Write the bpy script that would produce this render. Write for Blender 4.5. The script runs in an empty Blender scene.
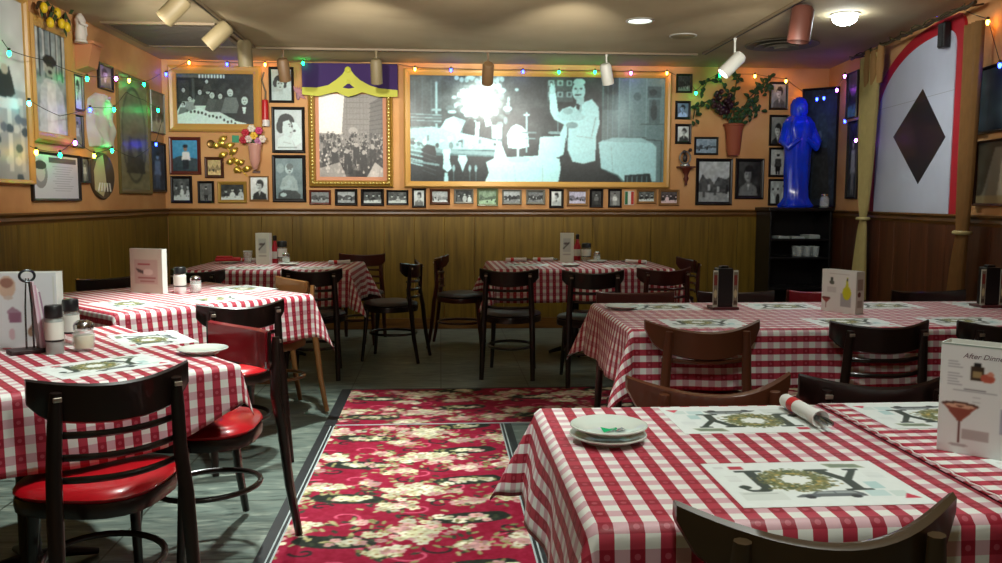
import bpy, bmesh, math, random
import numpy as np
from mathutils import Vector, Matrix
PI = math.pi
C = bpy.context.scene.collection
random.seed(7)

# ------------------------------------------------------------------ camera (used to survey the place)
FPX, EYE = 860.0, 1.29
_p = math.atan(81.5/FPX); _t = math.atan(61/FPX*math.cos(_p)); _r = math.radians(.17)
R0 = Vector((math.cos(_t), -math.sin(_t), 0))
FW = Vector((math.sin(_t)*math.cos(_p), math.cos(_t)*math.cos(_p), -math.sin(_p)))
U0 = Vector((math.sin(_t)*math.sin(_p), math.cos(_t)*math.sin(_p), math.cos(_p)))
CR = R0*math.cos(_r)+U0*math.sin(_r); CU = U0*math.cos(_r)-R0*math.sin(_r)
EYEP = Vector((0, 0, EYE))
def ray(x, y): return FW+CR*((x-501)/FPX)-CU*((y-281.5)/FPX)
def atz(x, y, z):
    d = ray(x, y); return EYEP+d*((z-EYE)/d.z)
def aty(x, y, Y):
    d = ray(x, y); return EYEP+d*(Y/d.y)
cam = bpy.data.cameras.new('camera'); camo = bpy.data.objects.new('camera', cam); C.objects.link(camo)
cam.sensor_width = 36; cam.lens = FPX/1002*36; cam.clip_start = .05
camo.matrix_world = Matrix(((CR.x, CU.x, -FW.x, 0), (CR.y, CU.y, -FW.y, 0), (CR.z, CU.z, -FW.z, EYE), (0, 0, 0, 1)))
bpy.context.scene.camera = camo

D, LX, CEIL, RAIL = 8.6, -2.66, 2.62, 1.2
RX0 = 3.93; RS = .12                     # right wall: X = RX0 - RS*(D-Y)

# ------------------------------------------------------------------ materials
def lin(c): return tuple((v/255/12.92 if v/255 <= .04045 else ((v/255+.055)/1.055)**2.4) for v in c)
MATS = {}
def mat(name, col, rough=.5, metal=0, spec=.5, emit=0, alpha=1, trans=0, coat=0, noise=None):
    if name in MATS: return MATS[name]
    m = bpy.data.materials.new(name); m.use_nodes = True; MATS[name] = m
    b = m.node_tree.nodes['Principled BSDF']; N = m.node_tree.nodes; L = m.node_tree.links
    c = lin(col)+(1,)
    b.inputs['Base Color'].default_value = c
    b.inputs['Roughness'].default_value = rough; b.inputs['Metallic'].default_value = metal
    b.inputs['Specular IOR Level'].default_value = spec
    b.inputs['Coat Weight'].default_value = coat
    b.inputs['Transmission Weight'].default_value = 0
    if trans: b.inputs['Alpha'].default_value = .28
    if emit:
        b.inputs['Emission Color'].default_value = c; b.inputs['Emission Strength'].default_value = emit
    if noise:
        sc, amt = noise
        tc = N.new('ShaderNodeTexCoord'); n = N.new('ShaderNodeTexNoise'); n.inputs['Scale'].default_value = sc
        n.inputs['Detail'].default_value = 4
        mx = N.new('ShaderNodeMix'); mx.data_type = 'RGBA'
        mx.inputs['A'].default_value = tuple(v*(1-amt) for v in c[:3])+(1,)
        mx.inputs['B'].default_value = tuple(min(1, v*(1+amt)) for v in c[:3])+(1,)
        L.new(tc.outputs['Object'], n.inputs['Vector']); L.new(n.outputs['Fac'], mx.inputs['Factor'])
        L.new(mx.outputs['Result'], b.inputs['Base Color'])
    return m
def attr_mat(name, rough=.3, spec=.5, coat=0):
    if name in MATS: return MATS[name]
    m = mat(name, (128, 128, 128), rough, spec=spec, coat=coat)
    a = m.node_tree.nodes.new('ShaderNodeAttribute'); a.attribute_name = 'Col'
    m.node_tree.links.new(a.outputs['Color'], m.node_tree.nodes['Principled BSDF'].inputs['Base Color'])
    return m
def ramp_mat(name, cols, scale=(1, 1, 1), nscale=4, detail=6, rough=.5, lo=.3, hi=.7, bump=0, spec=.5, distort=0, coord='Object'):
    m = mat(name, cols[0], rough, spec=spec)
    N = m.node_tree.nodes; L = m.node_tree.links; b = N['Principled BSDF']
    tc = N.new('ShaderNodeTexCoord'); mp = N.new('ShaderNodeMapping'); mp.inputs['Scale'].default_value = scale
    n = N.new('ShaderNodeTexNoise'); n.inputs['Scale'].default_value = nscale; n.inputs['Detail'].default_value = detail
    n.inputs['Distortion'].default_value = distort
    r = N.new('ShaderNodeValToRGB'); els = r.color_ramp.elements
    k = len(cols)
    els[0].position = lo; els[1].position = hi
    els[0].color = lin(cols[0])+(1,); els[1].color = lin(cols[-1])+(1,)
    for i in range(1, k-1):
        e = els.new(lo+(hi-lo)*i/(k-1)); e.color = lin(cols[i])+(1,)
    L.new(tc.outputs[coord], mp.inputs['Vector']); L.new(mp.outputs['Vector'], n.inputs['Vector'])
    L.new(n.outputs['Fac'], r.inputs['Fac']); L.new(r.outputs['Color'], b.inputs['Base Color'])
    if bump:
        bp = N.new('ShaderNodeBump'); bp.inputs['Strength'].default_value = bump; bp.inputs['Distance'].default_value = .01
        L.new(n.outputs['Fac'], bp.inputs['Height']); L.new(bp.outputs['Normal'], b.inputs['Normal'])
    return m

# ------------------------------------------------------------------ mesh helpers
class MB:
    def __init__(s): s.v = []; s.f = []
    def add(s, vs, fs):
        b = len(s.v); s.v += [tuple(v) for v in vs]; s.f += [tuple(b+i for i in f) for f in fs]; return s
    def box(s, x0, y0, z0, x1, y1, z1, ch=0):
        if x1 < x0: x0, x1 = x1, x0
        if y1 < y0: y0, y1 = y1, y0
        if z1 < z0: z0, z1 = z1, z0
        c = min(ch, (x1-x0)/2.01, (y1-y0)/2.01, (z1-z0)/2.01)
        if c <= 0:
            return s.add([(x0,y0,z0),(x1,y0,z0),(x1,y1,z0),(x0,y1,z0),(x0,y0,z1),(x1,y0,z1),(x1,y1,z1),(x0,y1,z1)],
                         [(3,2,1,0),(4,5,6,7),(0,1,5,4),(1,2,6,5),(2,3,7,6),(3,0,4,7)])
        bm = bmesh.new(); bmesh.ops.create_cube(bm, size=1)
        for v in bm.verts: v.co = Vector(((x0+x1)/2+v.co.x*(x1-x0), (y0+y1)/2+v.co.y*(y1-y0), (z0+z1)/2+v.co.z*(z1-z0)))
        bmesh.ops.bevel(bm, geom=bm.edges[:], offset=c, segments=2, profile=.5, affect='EDGES')
        bm.verts.index_update()
        s.add([v.co[:] for v in bm.verts], [[v.index for v in f.verts] for f in bm.faces]); bm.free(); return s
    def tube(s, pts, r, n=8, flat=1.0, cap=True, closed=False):
        pts = [Vector(p) for p in pts]; m = len(pts)
        rr = r if isinstance(r, (list, tuple)) else [r]*m
        rings = []; ref = None
        for i, p in enumerate(pts):
            a = pts[(i-1) % m] if (closed or i > 0) else p
            b = pts[(i+1) % m] if (closed or i < m-1) else p
            t = (b-a).normalized()
            if ref is None:
                ref = Vector((0, 0, 1)) if abs(t.z) < .9 else Vector((0, 1, 0))
            u = (ref-t*ref.dot(t)).normalized(); w = t.cross(u); ref = u
            rings.append([p+u*(math.cos(2*PI*k/n)*rr[i])+w*(math.sin(2*PI*k/n)*rr[i]*flat) for k in range(n)])
        vs = [v[:] for ring in rings for v in ring]; fs = []
        for i in range(m if closed else m-1):
            j = (i+1) % m
            for k in range(n): fs.append((i*n+k, i*n+(k+1) % n, j*n+(k+1) % n, j*n+k))
        if cap and not closed:
            fs.append(tuple(range(n-1, -1, -1))); fs.append(tuple((m-1)*n+k for k in range(n)))
        return s.add(vs, fs)
    def lathe(s, prof, cx=0, cy=0, cz=0, n=24, sx=1, sy=1, mtx=None):
        vs = []; fs = []; m = len(prof)
        for r, z in prof:
            for k in range(n):
                a = 2*PI*k/n; vs.append(Vector((r*math.cos(a)*sx, r*math.sin(a)*sy, z)))
        for i in range(m-1):
            for k in range(n): fs.append((i*n+k, i*n+(k+1) % n, (i+1)*n+(k+1) % n, (i+1)*n+k))
        if prof[0][0] > 1e-4: fs.append(tuple(range(n-1, -1, -1)))
        if prof[-1][0] > 1e-4: fs.append(tuple((m-1)*n+k for k in range(n)))
        if mtx is not None: vs = [mtx @ v for v in vs]
        return s.add([(v.x+cx, v.y+cy, v.z+cz) for v in vs], fs)
    def prism(s, poly, z0, z1, axis='z'):
        n = len(poly)
        def q(a, b, h): return (a, b, h) if axis == 'z' else ((a, h, b) if axis == 'y' else (h, a, b))
        vs = [q(a, b, z0) for a, b in poly]+[q(a, b, z1) for a, b in poly]
        fs = [tuple(range(n-1, -1, -1)), tuple(range(n, 2*n))]+[(i, (i+1) % n, n+(i+1) % n, n+i) for i in range(n)]
        return s.add(vs, fs)
    def ball(s, c, r, n=12, m=8):
        rx, ry, rz = r if isinstance(r, (tuple, list)) else (r, r, r)
        vs = [(c[0]+rx*math.sin(PI*j/m)*math.cos(2*PI*k/n), c[1]+ry*math.sin(PI*j/m)*math.sin(2*PI*k/n), c[2]-rz*math.cos(PI*j/m)) for j in range(m+1) for k in range(n)]
        fs = [(j*n+k, j*n+(k+1) % n, (j+1)*n+(k+1) % n, (j+1)*n+k) for j in range(m) for k in range(n)]
        return s.add(vs, fs)
def obj(name, mb, m, parent=None, smooth=False, loc=None):
    me = bpy.data.meshes.new(name); me.from_pydata(mb.v, [], mb.f)
    bm = bmesh.new(); bm.from_mesh(me)
    bmesh.ops.remove_doubles(bm, verts=bm.verts, dist=1e-6)
    bmesh.ops.recalc_face_normals(bm, faces=bm.faces); bm.to_mesh(me); bm.free()
    me.materials.append(m)
    if smooth:
        for p in me.polygons: p.use_smooth = True
        try: me.set_sharp_from_angle(angle=math.radians(45))
        except Exception: pass
    o = bpy.data.objects.new(name, me); C.objects.link(o)
    if parent: o.parent = parent
    if loc: o.location = loc
    return o
def tag(o, label, cat, group=None, kind=None):
    o['label'] = label; o['category'] = cat
    if group: o['group'] = group
    if kind: o['kind'] = kind
    return o
def thing(name, label, cat, loc=(0, 0, 0), rz=0, group=None):
    o = bpy.data.objects.new(name, None); C.objects.link(o); o.empty_display_size = .1
    o.location = loc; o.rotation_euler = (0, 0, rz); return tag(o, label, cat, group)
def struct(name, mb, m, parent=None, smooth=False):
    o = obj(name, mb, m, parent, smooth)
    if not parent: o['kind'] = 'structure'
    return o
def dup(root, loc, rz, label, group=None):
    r = root.copy(); C.objects.link(r); r.location = loc; r.rotation_euler = (0, 0, rz); r['label'] = label
    if group: r['group'] = group
    for ch in list(root.children):
        c = ch.copy(); C.objects.link(c); c.parent = r
        for g in list(ch.children):
            d = g.copy(); C.objects.link(d); d.parent = c
    return r

# ------------------------------------------------------------------ printed pictures: a small painter whose canvas becomes a coloured grid
rng = np.random.default_rng(3)
class Cv:
    def __init__(s, w, h, col=(128, 128, 128)):
        s.w, s.h = w, h; s.a = np.zeros((h, w, 3)); s.a[:] = np.array(col)/255
        s.X, s.Y = np.meshgrid((np.arange(w)+.5)/w, (np.arange(h)+.5)/h); s.F = (0, 0, 1, 1)
    def win(s, x0, y0, x1, y1):         # pixel window around a shape
        a, b, c, d = s.F; i0 = int((min(x0, x1)-a)/(c-a)*s.w)-2; i1 = int((max(x0, x1)-a)/(c-a)*s.w)+3
        j0 = int((min(y0, y1)-b)/(d-b)*s.h)-2; j1 = int((max(y0, y1)-b)/(d-b)*s.h)+3
        i0, j0 = max(0, i0), max(0, j0); i1, j1 = max(i0, min(s.w, i1)), max(j0, min(s.h, j1)); return slice(j0, j1), slice(i0, i1)
    def fr(s, x0, y0, x1, y1):          # next shapes use these coordinates for the whole canvas
        s.F = (x0, y0, x1, y1); s.X = x0+(x1-x0)*(np.tile((np.arange(s.w)+.5)/s.w, (s.h, 1)))
        s.Y = y0+(y1-y0)*(np.tile(((np.arange(s.h)+.5)/s.h)[:, None], (1, s.w))); return s
    def put(s, m, col, a=1.0, W=None):
        W = W or (slice(None), slice(None)); m = (m.astype(float)*a)[..., None]; s.a[W] = s.a[W]*(1-m)+np.array(col)/255*m; return s
    def rect(s, x0, y0, x1, y1, col, a=1.0): return s.put((s.X >= x0) & (s.X <= x1) & (s.Y >= y0) & (s.Y <= y1), col, a)
    def ell(s, cx, cy, rx, ry, col, a=1.0, rot=0):
        q = max(rx, ry) if rot else 0; W = s.win(cx-max(rx, q), cy-max(ry, q), cx+max(rx, q), cy+max(ry, q))
        dx, dy = s.X[W]-cx, s.Y[W]-cy; c, n = math.cos(rot), math.sin(rot)
        return s.put(((dx*c+dy*n)/rx)**2+((-dx*n+dy*c)/ry)**2 <= 1, col, a, W)
    def glow(s, cx, cy, rx, ry, col, a=1.0): return s.put(np.exp(-(((s.X-cx)/rx)**2+((s.Y-cy)/ry)**2)), col, a)
    def poly(s, pts, col, a=1.0):
        xs = [p[0] for p in pts]; ys = [p[1] for p in pts]; W = s.win(min(xs), min(ys), max(xs), max(ys))
        X, Y = s.X[W], s.Y[W]; m = np.zeros(X.shape, bool); n = len(pts)
        for i in range(n):
            x1, y1 = pts[i]; x2, y2 = pts[(i+1) % n]
            if y1 == y2: continue
            c = ((Y < y1) != (Y < y2)) & (X < (x2-x1)*(Y-y1)/(y2-y1)+x1); m ^= c
        return s.put(m, col, a, W)
    def line(s, x0, y0, x1, y1, w, col, a=1.0):
        dx, dy = x1-x0, y1-y0; l = dx*dx+dy*dy+1e-12
        W = s.win(min(x0, x1)-w, min(y0, y1)-w, max(x0, x1)+w, max(y0, y1)+w); X, Y = s.X[W], s.Y[W]
        t = np.clip(((X-x0)*dx+(Y-y0)*dy)/l, 0, 1)
        return s.put((X-x0-t*dx)**2+(Y-y0-t*dy)**2 <= (w/2)**2, col, a, W)
    def noise(s, amt, size=4, seed=0):
        r = np.random.default_rng(seed); g = r.random((s.h//size+2, s.w//size+2))
        yy = np.arange(s.h)/size; xx = np.arange(s.w)/size; y0 = yy.astype(int); x0 = xx.astype(int)
        fy = (yy-y0)[:, None]; fx = (xx-x0)[None]
        n = (g[y0][:, x0]*(1-fy)*(1-fx)+g[y0+1][:, x0]*fy*(1-fx)+g[y0][:, x0+1]*(1-fy)*fx+g[y0+1][:, x0+1]*fy*fx)
        s.a = np.clip(s.a+(n-.5)[..., None]*amt, 0, 1); return s
    def blur(s, k=1):
        for _ in range(k):
            a = s.a; p = np.pad(a, ((1, 1), (1, 1), (0, 0)), 'edge')
            s.a = (p[:-2, 1:-1]+p[2:, 1:-1]+p[1:-1, :-2]+p[1:-1, 2:]+2*a)/6
        return s
def picture(name, cv, w, h, parent, y=-.004, flat=False, m=None, thick=0.0):
    """coloured grid, standing (x right, z up, facing -y) or lying (x right, y away)."""
    H, W = cv.h, cv.w; a = cv.a
    l = np.where(a <= .04045, a/12.92, ((a+.055)/1.055)**2.4)
    xs = (np.arange(W)/(W-1)-.5)*w; ys = (.5-np.arange(H)/(H-1))*h
    gx, gy = np.meshgrid(xs, ys)
    if flat: co = np.stack([gx, gy, np.full_like(gx, y)], -1)
    else: co = np.stack([gx, np.full_like(gx, y), gy], -1)
    idx = np.arange(H*W).reshape(H, W)
    q = np.stack([idx[1:, :-1], idx[1:, 1:], idx[:-1, 1:], idx[:-1, :-1]], -1).reshape(-1, 4)
    me = bpy.data.meshes.new(name); me.vertices.add(H*W); me.vertices.foreach_set('co', co.reshape(-1))
    me.loops.add(q.size); me.loops.foreach_set('vertex_index', q.reshape(-1))
    me.polygons.add(len(q)); me.polygons.foreach_set('loop_start', np.arange(len(q))*4)
    me.polygons.foreach_set('loop_total', np.full(len(q), 4)); me.update(calc_edges=True)
    at = me.color_attributes.new('Col', 'FLOAT_COLOR', 'POINT')
    at.data.foreach_set('color', np.concatenate([l, np.ones((H, W, 1))], -1).reshape(-1))
    me.materials.append(m or attr_mat('print_gloss', .42, .3))
    o = bpy.data.objects.new(name, me); C.objects.link(o)
    if parent: o.parent = parent
    return o
def tone(v, tint=(1, 1.06, 1.05)): return tuple(min(255, v*t) for t in tint)
def p_portrait(seed, bg=150, skin=205, hair=40, coat=60, tint=(1, 1.05, 1.04), w=30, h=40, low=0):
    r = random.Random(seed); T = lambda v: tone(v, tint)
    c = Cv(w, h, T(bg)).noise(.2, 8, seed); x = .5+r.uniform(-.06, .06); y = .37+low; sd = r.choice([-1, 1])
    c.glow(.2, .1, .5, .5, T(min(255, bg+40)), .5)
    c.poly([(x-.42, 1.02), (x-.36, y+.38), (x-.12, y+.26), (x+.12, y+.26), (x+.36, y+.38), (x+.42, 1.02)], T(coat)); c.line(x-.2*sd, y+.45, x-.14*sd, 1, .02, T(max(0, coat-60)), .7)
    c.ell(x-.03*sd, y-.06, .21, .2, T(hair)); c.rect(x-.07, y+.12, x+.07, y+.3, T(skin-45))
    c.ell(x+.03*sd, y+.03, .15, .18, T(skin)); c.ell(x-.06*sd, y+.06, .08, .13, T(skin-60), .55); c.ell(x-.02*sd, y-.13, .17, .07, T(hair))
    for e in (-.05, .07): c.ell(x+e*sd+.02*sd, y, .03, .016, T(35))
    c.line(x+.045*sd, y, x+.055*sd, y+.07, .015, T(skin-60)); c.ell(x+.03*sd, y+.115, .05, .016, T(70)); c.poly([(x-.06, y+.27), (x+.06, y+.27), (x, y+.46)], T(225 if coat < 140 else 70), .8)
    return c.noise(.1, 3, seed).blur(1)
def p_group(seed, bg=60, n=4, tint=(1, 1.06, 1.05), w=48, h=32, table=True):
    r = random.Random(seed); T = lambda v: tone(v, tint); c = Cv(w, h, T(bg)).noise(.25, 6, seed)
    for i in range(n):
        x = (i+.6)/n+r.uniform(-.03, .03); y = .38+r.uniform(-.07, .07); co = r.choice([40, 190, 90, 220])
        c.ell(x, y+.42, .13, .3, T(co)); c.ell(x, y, .055, .1, T(195)); c.ell(x, y-.07, .06, .05, T(35))
    if table: c.poly([(0, .78), (1, .7), (1, 1), (0, 1)], T(215)); [c.ell(r.random(), .8, .04, .05, T(120), .7) for _ in range(5)]
    return c.noise(.1, 2, seed+1).blur(1)
def p_scene(seed, sky=190, land=90, tint=(1, 1.05, 1.06), w=48, h=32):
    r = random.Random(seed); T = lambda v: tone(v, tint); c = Cv(w, h, T(sky))
    y = .45; pts = [(0, 1)]
    for i in range(9): pts.append((i/8, y+r.uniform(-.18, .12)))
    c.poly(pts+[(1, 1)], T(land)); c.poly([(0, .75), (1, .6+r.uniform(0, .2)), (1, 1), (0, 1)], T(min(255, land+80)))
    for _ in range(7): c.rect(*(lambda a, b: (a, b, a+.08, b+.14))(r.random(), .45+.3*r.random()), T(r.choice([30, 60, 210])), .8)
    return c.noise(.18, 3, seed).blur(1)
def p_figure(seed, bg=185, body=90, tint=(1, 1.03, 1.02), w=30, h=44):
    r = random.Random(seed); T = lambda v: tone(v, tint); c = Cv(w, h, T(bg)).noise(.12, 6, seed)
    c.ell(.5, .27, .09, .075, T(200)); c.ell(.5, .22, .1, .05, T(30)); c.poly([(.32, .37), (.68, .37), (.74, .68), (.26, .68)], T(body))
    c.poly([(.33, .66), (.67, .66), (.63, .97), (.53, .97), (.5, .75), (.46, .97), (.36, .97)], T(max(15, body-50)))
    return c.noise(.12, 2, seed).blur(1)

# ------------------------------------------------------------------ shell
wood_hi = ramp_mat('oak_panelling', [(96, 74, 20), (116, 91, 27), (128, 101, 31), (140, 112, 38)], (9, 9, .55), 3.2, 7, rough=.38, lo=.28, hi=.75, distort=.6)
wood_rt = ramp_mat('shaded_mahogany_panelling', [(58, 30, 16), (84, 44, 24), (98, 54, 30)], (9, 9, .55), 3.2, 7, rough=.4, lo=.28, hi=.75, distort=.6)  # red-brown wood, darkened further by shade put into the colour
wood_tr = ramp_mat('oak_trim', [(86, 54, 18), (128, 86, 32)], (1, 1, 14), 3, 5, rough=.35, lo=.3, hi=.7)
wallm = ramp_mat('orange_plaster', [(196, 140, 88), (210, 156, 100), (218, 168, 114)], (1, 1, 1), 2.2, 6, rough=.8, lo=.3, hi=.7, bump=.15)
ceilm = ramp_mat('tan_plaster_ceiling', [(158, 138, 106), (178, 160, 126), (192, 174, 138)], (1, 1, 1), 1.1, 7, rough=.85, lo=.25, hi=.75, bump=.3, distort=.5)
floorm = ramp_mat('grey_green_slate', [(50, 58, 54), (88, 100, 94), (102, 112, 104), (140, 148, 136)], (2.2, 9, 1), 2.3, 9, rough=.33, lo=.3, hi=.72, bump=.15, distort=1.2)
# slate tile joints
def add_joints(m, sx, sy, mort, col):
    N = m.node_tree.nodes; L = m.node_tree.links; b = N['Principled BSDF']
    src = b.inputs['Base Color'].links[0].from_socket
    br = N.new('ShaderNodeTexBrick'); br.inputs['Scale'].default_value = 1; br.inputs['Brick Width'].default_value = sx; br.inputs['Row Height'].default_value = sy
    br.inputs['Mortar Size'].default_value = mort; br.offset = 0
    br.inputs['Color1'].default_value = br.inputs['Color2'].default_value = (1, 1, 1, 1); br.inputs['Mortar'].default_value = (0, 0, 0, 1)
    tc = N.new('ShaderNodeTexCoord'); L.new(tc.outputs['Object'], br.inputs['Vector'])
    mx = N.new('ShaderNodeMix'); mx.data_type = 'RGBA'; mx.inputs['A'].default_value = lin(col)+(1,)
    L.new(br.outputs['Color'], mx.inputs['Factor']); L.new(src, mx.inputs['B']); L.new(mx.outputs['Result'], b.inputs['Base Color'])
add_joints(floorm, .61, .61, .004, (44, 48, 42))
YB = -2.2                                   # the room goes on a little behind the viewer
rx = lambda y: RX0-RS*(D-y)
struct('floor', MB().box(LX-.1, YB, -.1, RX0+.3, D+.1, 0), floorm)
struct('ceiling', MB().box(LX-.1, YB, CEIL, RX0+.3, D+.1, CEIL+.1), ceilm)
struct('wall_back', MB().box(LX-.1, D, 0, RX0+.3, D+.1, CEIL), wallm)
struct('wall_left', MB().box(LX-.1, YB, 0, LX, D, CEIL), wallm)
struct('wall_right', MB().prism([(rx(D), D), (rx(YB), YB), (rx(YB)+.12, YB), (rx(D)+.12, D)], 0, CEIL), wallm)
struct('wall_rear', MB().box(LX-.1, YB-.1, 0, RX0+.3, YB, CEIL), wallm)
# wainscot boards with grooves
def wains(name, P0, P1, n):                  # from P0 to P1 seen from the room, left to right
    P0 = Vector(P0); P1 = Vector(P1); L = (P1-P0).length; d = (P1-P0)/L; rz = math.atan2(d.y, d.x)
    mb = MB(); w = L/n
    for i in range(n): mb.box(i*w+.0015, -.018, 0, (i+1)*w-.0015, -.001, RAIL-.06, .002)
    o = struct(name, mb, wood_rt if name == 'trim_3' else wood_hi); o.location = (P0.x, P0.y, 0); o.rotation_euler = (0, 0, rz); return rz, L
SEGS = {'back': ((LX+.02, D), (RX0-.02, D)), 'left': ((LX, YB), (LX, D-.02)), 'right': ((rx(D-.02), D-.02), (rx(YB), YB))}
for i, (k, (a, b)) in enumerate(SEGS.items()):
    rz, L = wains('trim_%d' % (i+1), a, b, {'back': 22, 'left': 36, 'right': 36}[k])
    mb = MB()
    pf = [(0, -.075), (-.02, -.075), (-.024, -.06), (-.034, -.05), (-.03, -.03), (-.04, -.018), (-.05, -.012), (-.05, 0), (0, 0)]
    vs = [(x, y, RAIL+z) for x in (0, L) for y, z in pf]; n = len(pf)
    mb.add(vs, [tuple(range(n)), tuple(range(2*n-1, n-1, -1))]+[(j, (j+1) % n, n+(j+1) % n, n+j) for j in range(n)])
    o = struct('trim_%d' % (i+4), mb, wood_tr); o.location = (a[0], a[1], 0); o.rotation_euler = (0, 0, rz)
    o = struct('baseboard_'+k, MB().box(0, -.032, 0, L, -.0185, .11, .004), wood_tr); o.location = (a[0], a[1], 0); o.rotation_euler = (0, 0, rz)

# ------------------------------------------------------------------ walls as survey planes
WALL = {}
for k, O, rz in (('back', (LX, D), 0), ('left', (LX, 0), PI/2), ('right', (rx(D), D), -PI/2-math.atan(RS))):
    WALL[k] = (Vector((O[0], O[1], 0)), Vector((math.cos(rz), math.sin(rz), 0)), Vector((math.sin(rz), -math.cos(rz), 0)), rz)
def onwall(k, x, y, off=0):
    O, r, n, rz = WALL[k]; d = ray(x, y); O2 = O+n*off
    t = (O2-EYEP).dot(n)/d.dot(n); return EYEP+d*t
def wallrect(k, x0, y0, x1, y1, off=0):
    O, r, n, rz = WALL[k]; ym = (y0+y1)/2; xm = (x0+x1)/2
    a = onwall(k, x0, ym, off); b = onwall(k, x1, ym, off); c = (a+b)/2
    # screen x of the centre for the vertical extent
    t = onwall(k, xm, y0, off); u = onwall(k, xm, y1, off)
    w = (b-a).length; return Vector((c.x, c.y, (t.z+u.z)/2)), w, t.z-u.z, rz
FR = {}
def ring_mb(w, h, fw, dep, prof=None):
    """mitred frame moulding around a w x h outside size"""
    prof = prof or [(0, 0), (0, -dep*.7), (.25, -dep), (.6, -dep*.85), (1, -dep*.5), (1, 0)]
    mb = MB(); m = len(prof); vs = []
    for sx, sz in ((-1, -1), (1, -1), (1, 1), (-1, 1)):
        for t, y in prof: vs.append((sx*(w/2-t*fw), y, sz*(h/2-t*fw)))
    fs = []
    for i in range(4):
        j = (i+1) % 4
        for k in range(m): fs.append((i*m+k, i*m+(k+1) % m, j*m+(k+1) % m, j*m+k))
    return mb.add(vs, fs)
FCOL = {'black': (24, 20, 20), 'brown': (74, 40, 24), 'gold': (176, 140, 62), 'oak': (196, 150, 78), 'grey': (122, 122, 112), 'tan': (140, 104, 62), 'green': (112, 122, 84), 'white': (225, 218, 200), 'redbrown': (96, 40, 28), 'olive': (112, 98, 56)}
def framed(wall, x0, y0, x1, y1, fc, fw, cv, label, pm=None, name='picture_frame', cat='framed picture', group=None, dep=.025, matw=0, matc=(225, 220, 205), glass=.2, prof=None):
    p, w, h, rz = wallrect(wall, x0, y0, x1, y1)
    t = thing(name, label, cat, p, rz, group)
    fwm = fw*h/(y1-y0)
    fm = mat('frame_'+fc, FCOL[fc], .35, metal=.25 if fc == 'gold' else 0)
    obj('frame', ring_mb(w, h, fwm, dep, prof), fm, t)
    iw, ih = w-2*fwm, h-2*fwm
    bk = MB().box(-iw/2-.002, -.006, -ih/2-.002, iw/2+.002, -.001, ih/2+.002)
    if matw:
        obj('mat_board', bk, mat('mat_%d%d%d' % matc, matc, .7), t); iw -= 2*matw; ih -= 2*matw
    else: obj('backing', bk, mat('picture_backing', (60, 50, 40), .8), t)
    picture('print', cv, iw, ih, t, y=-.0075, m=pm)
    return t

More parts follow.
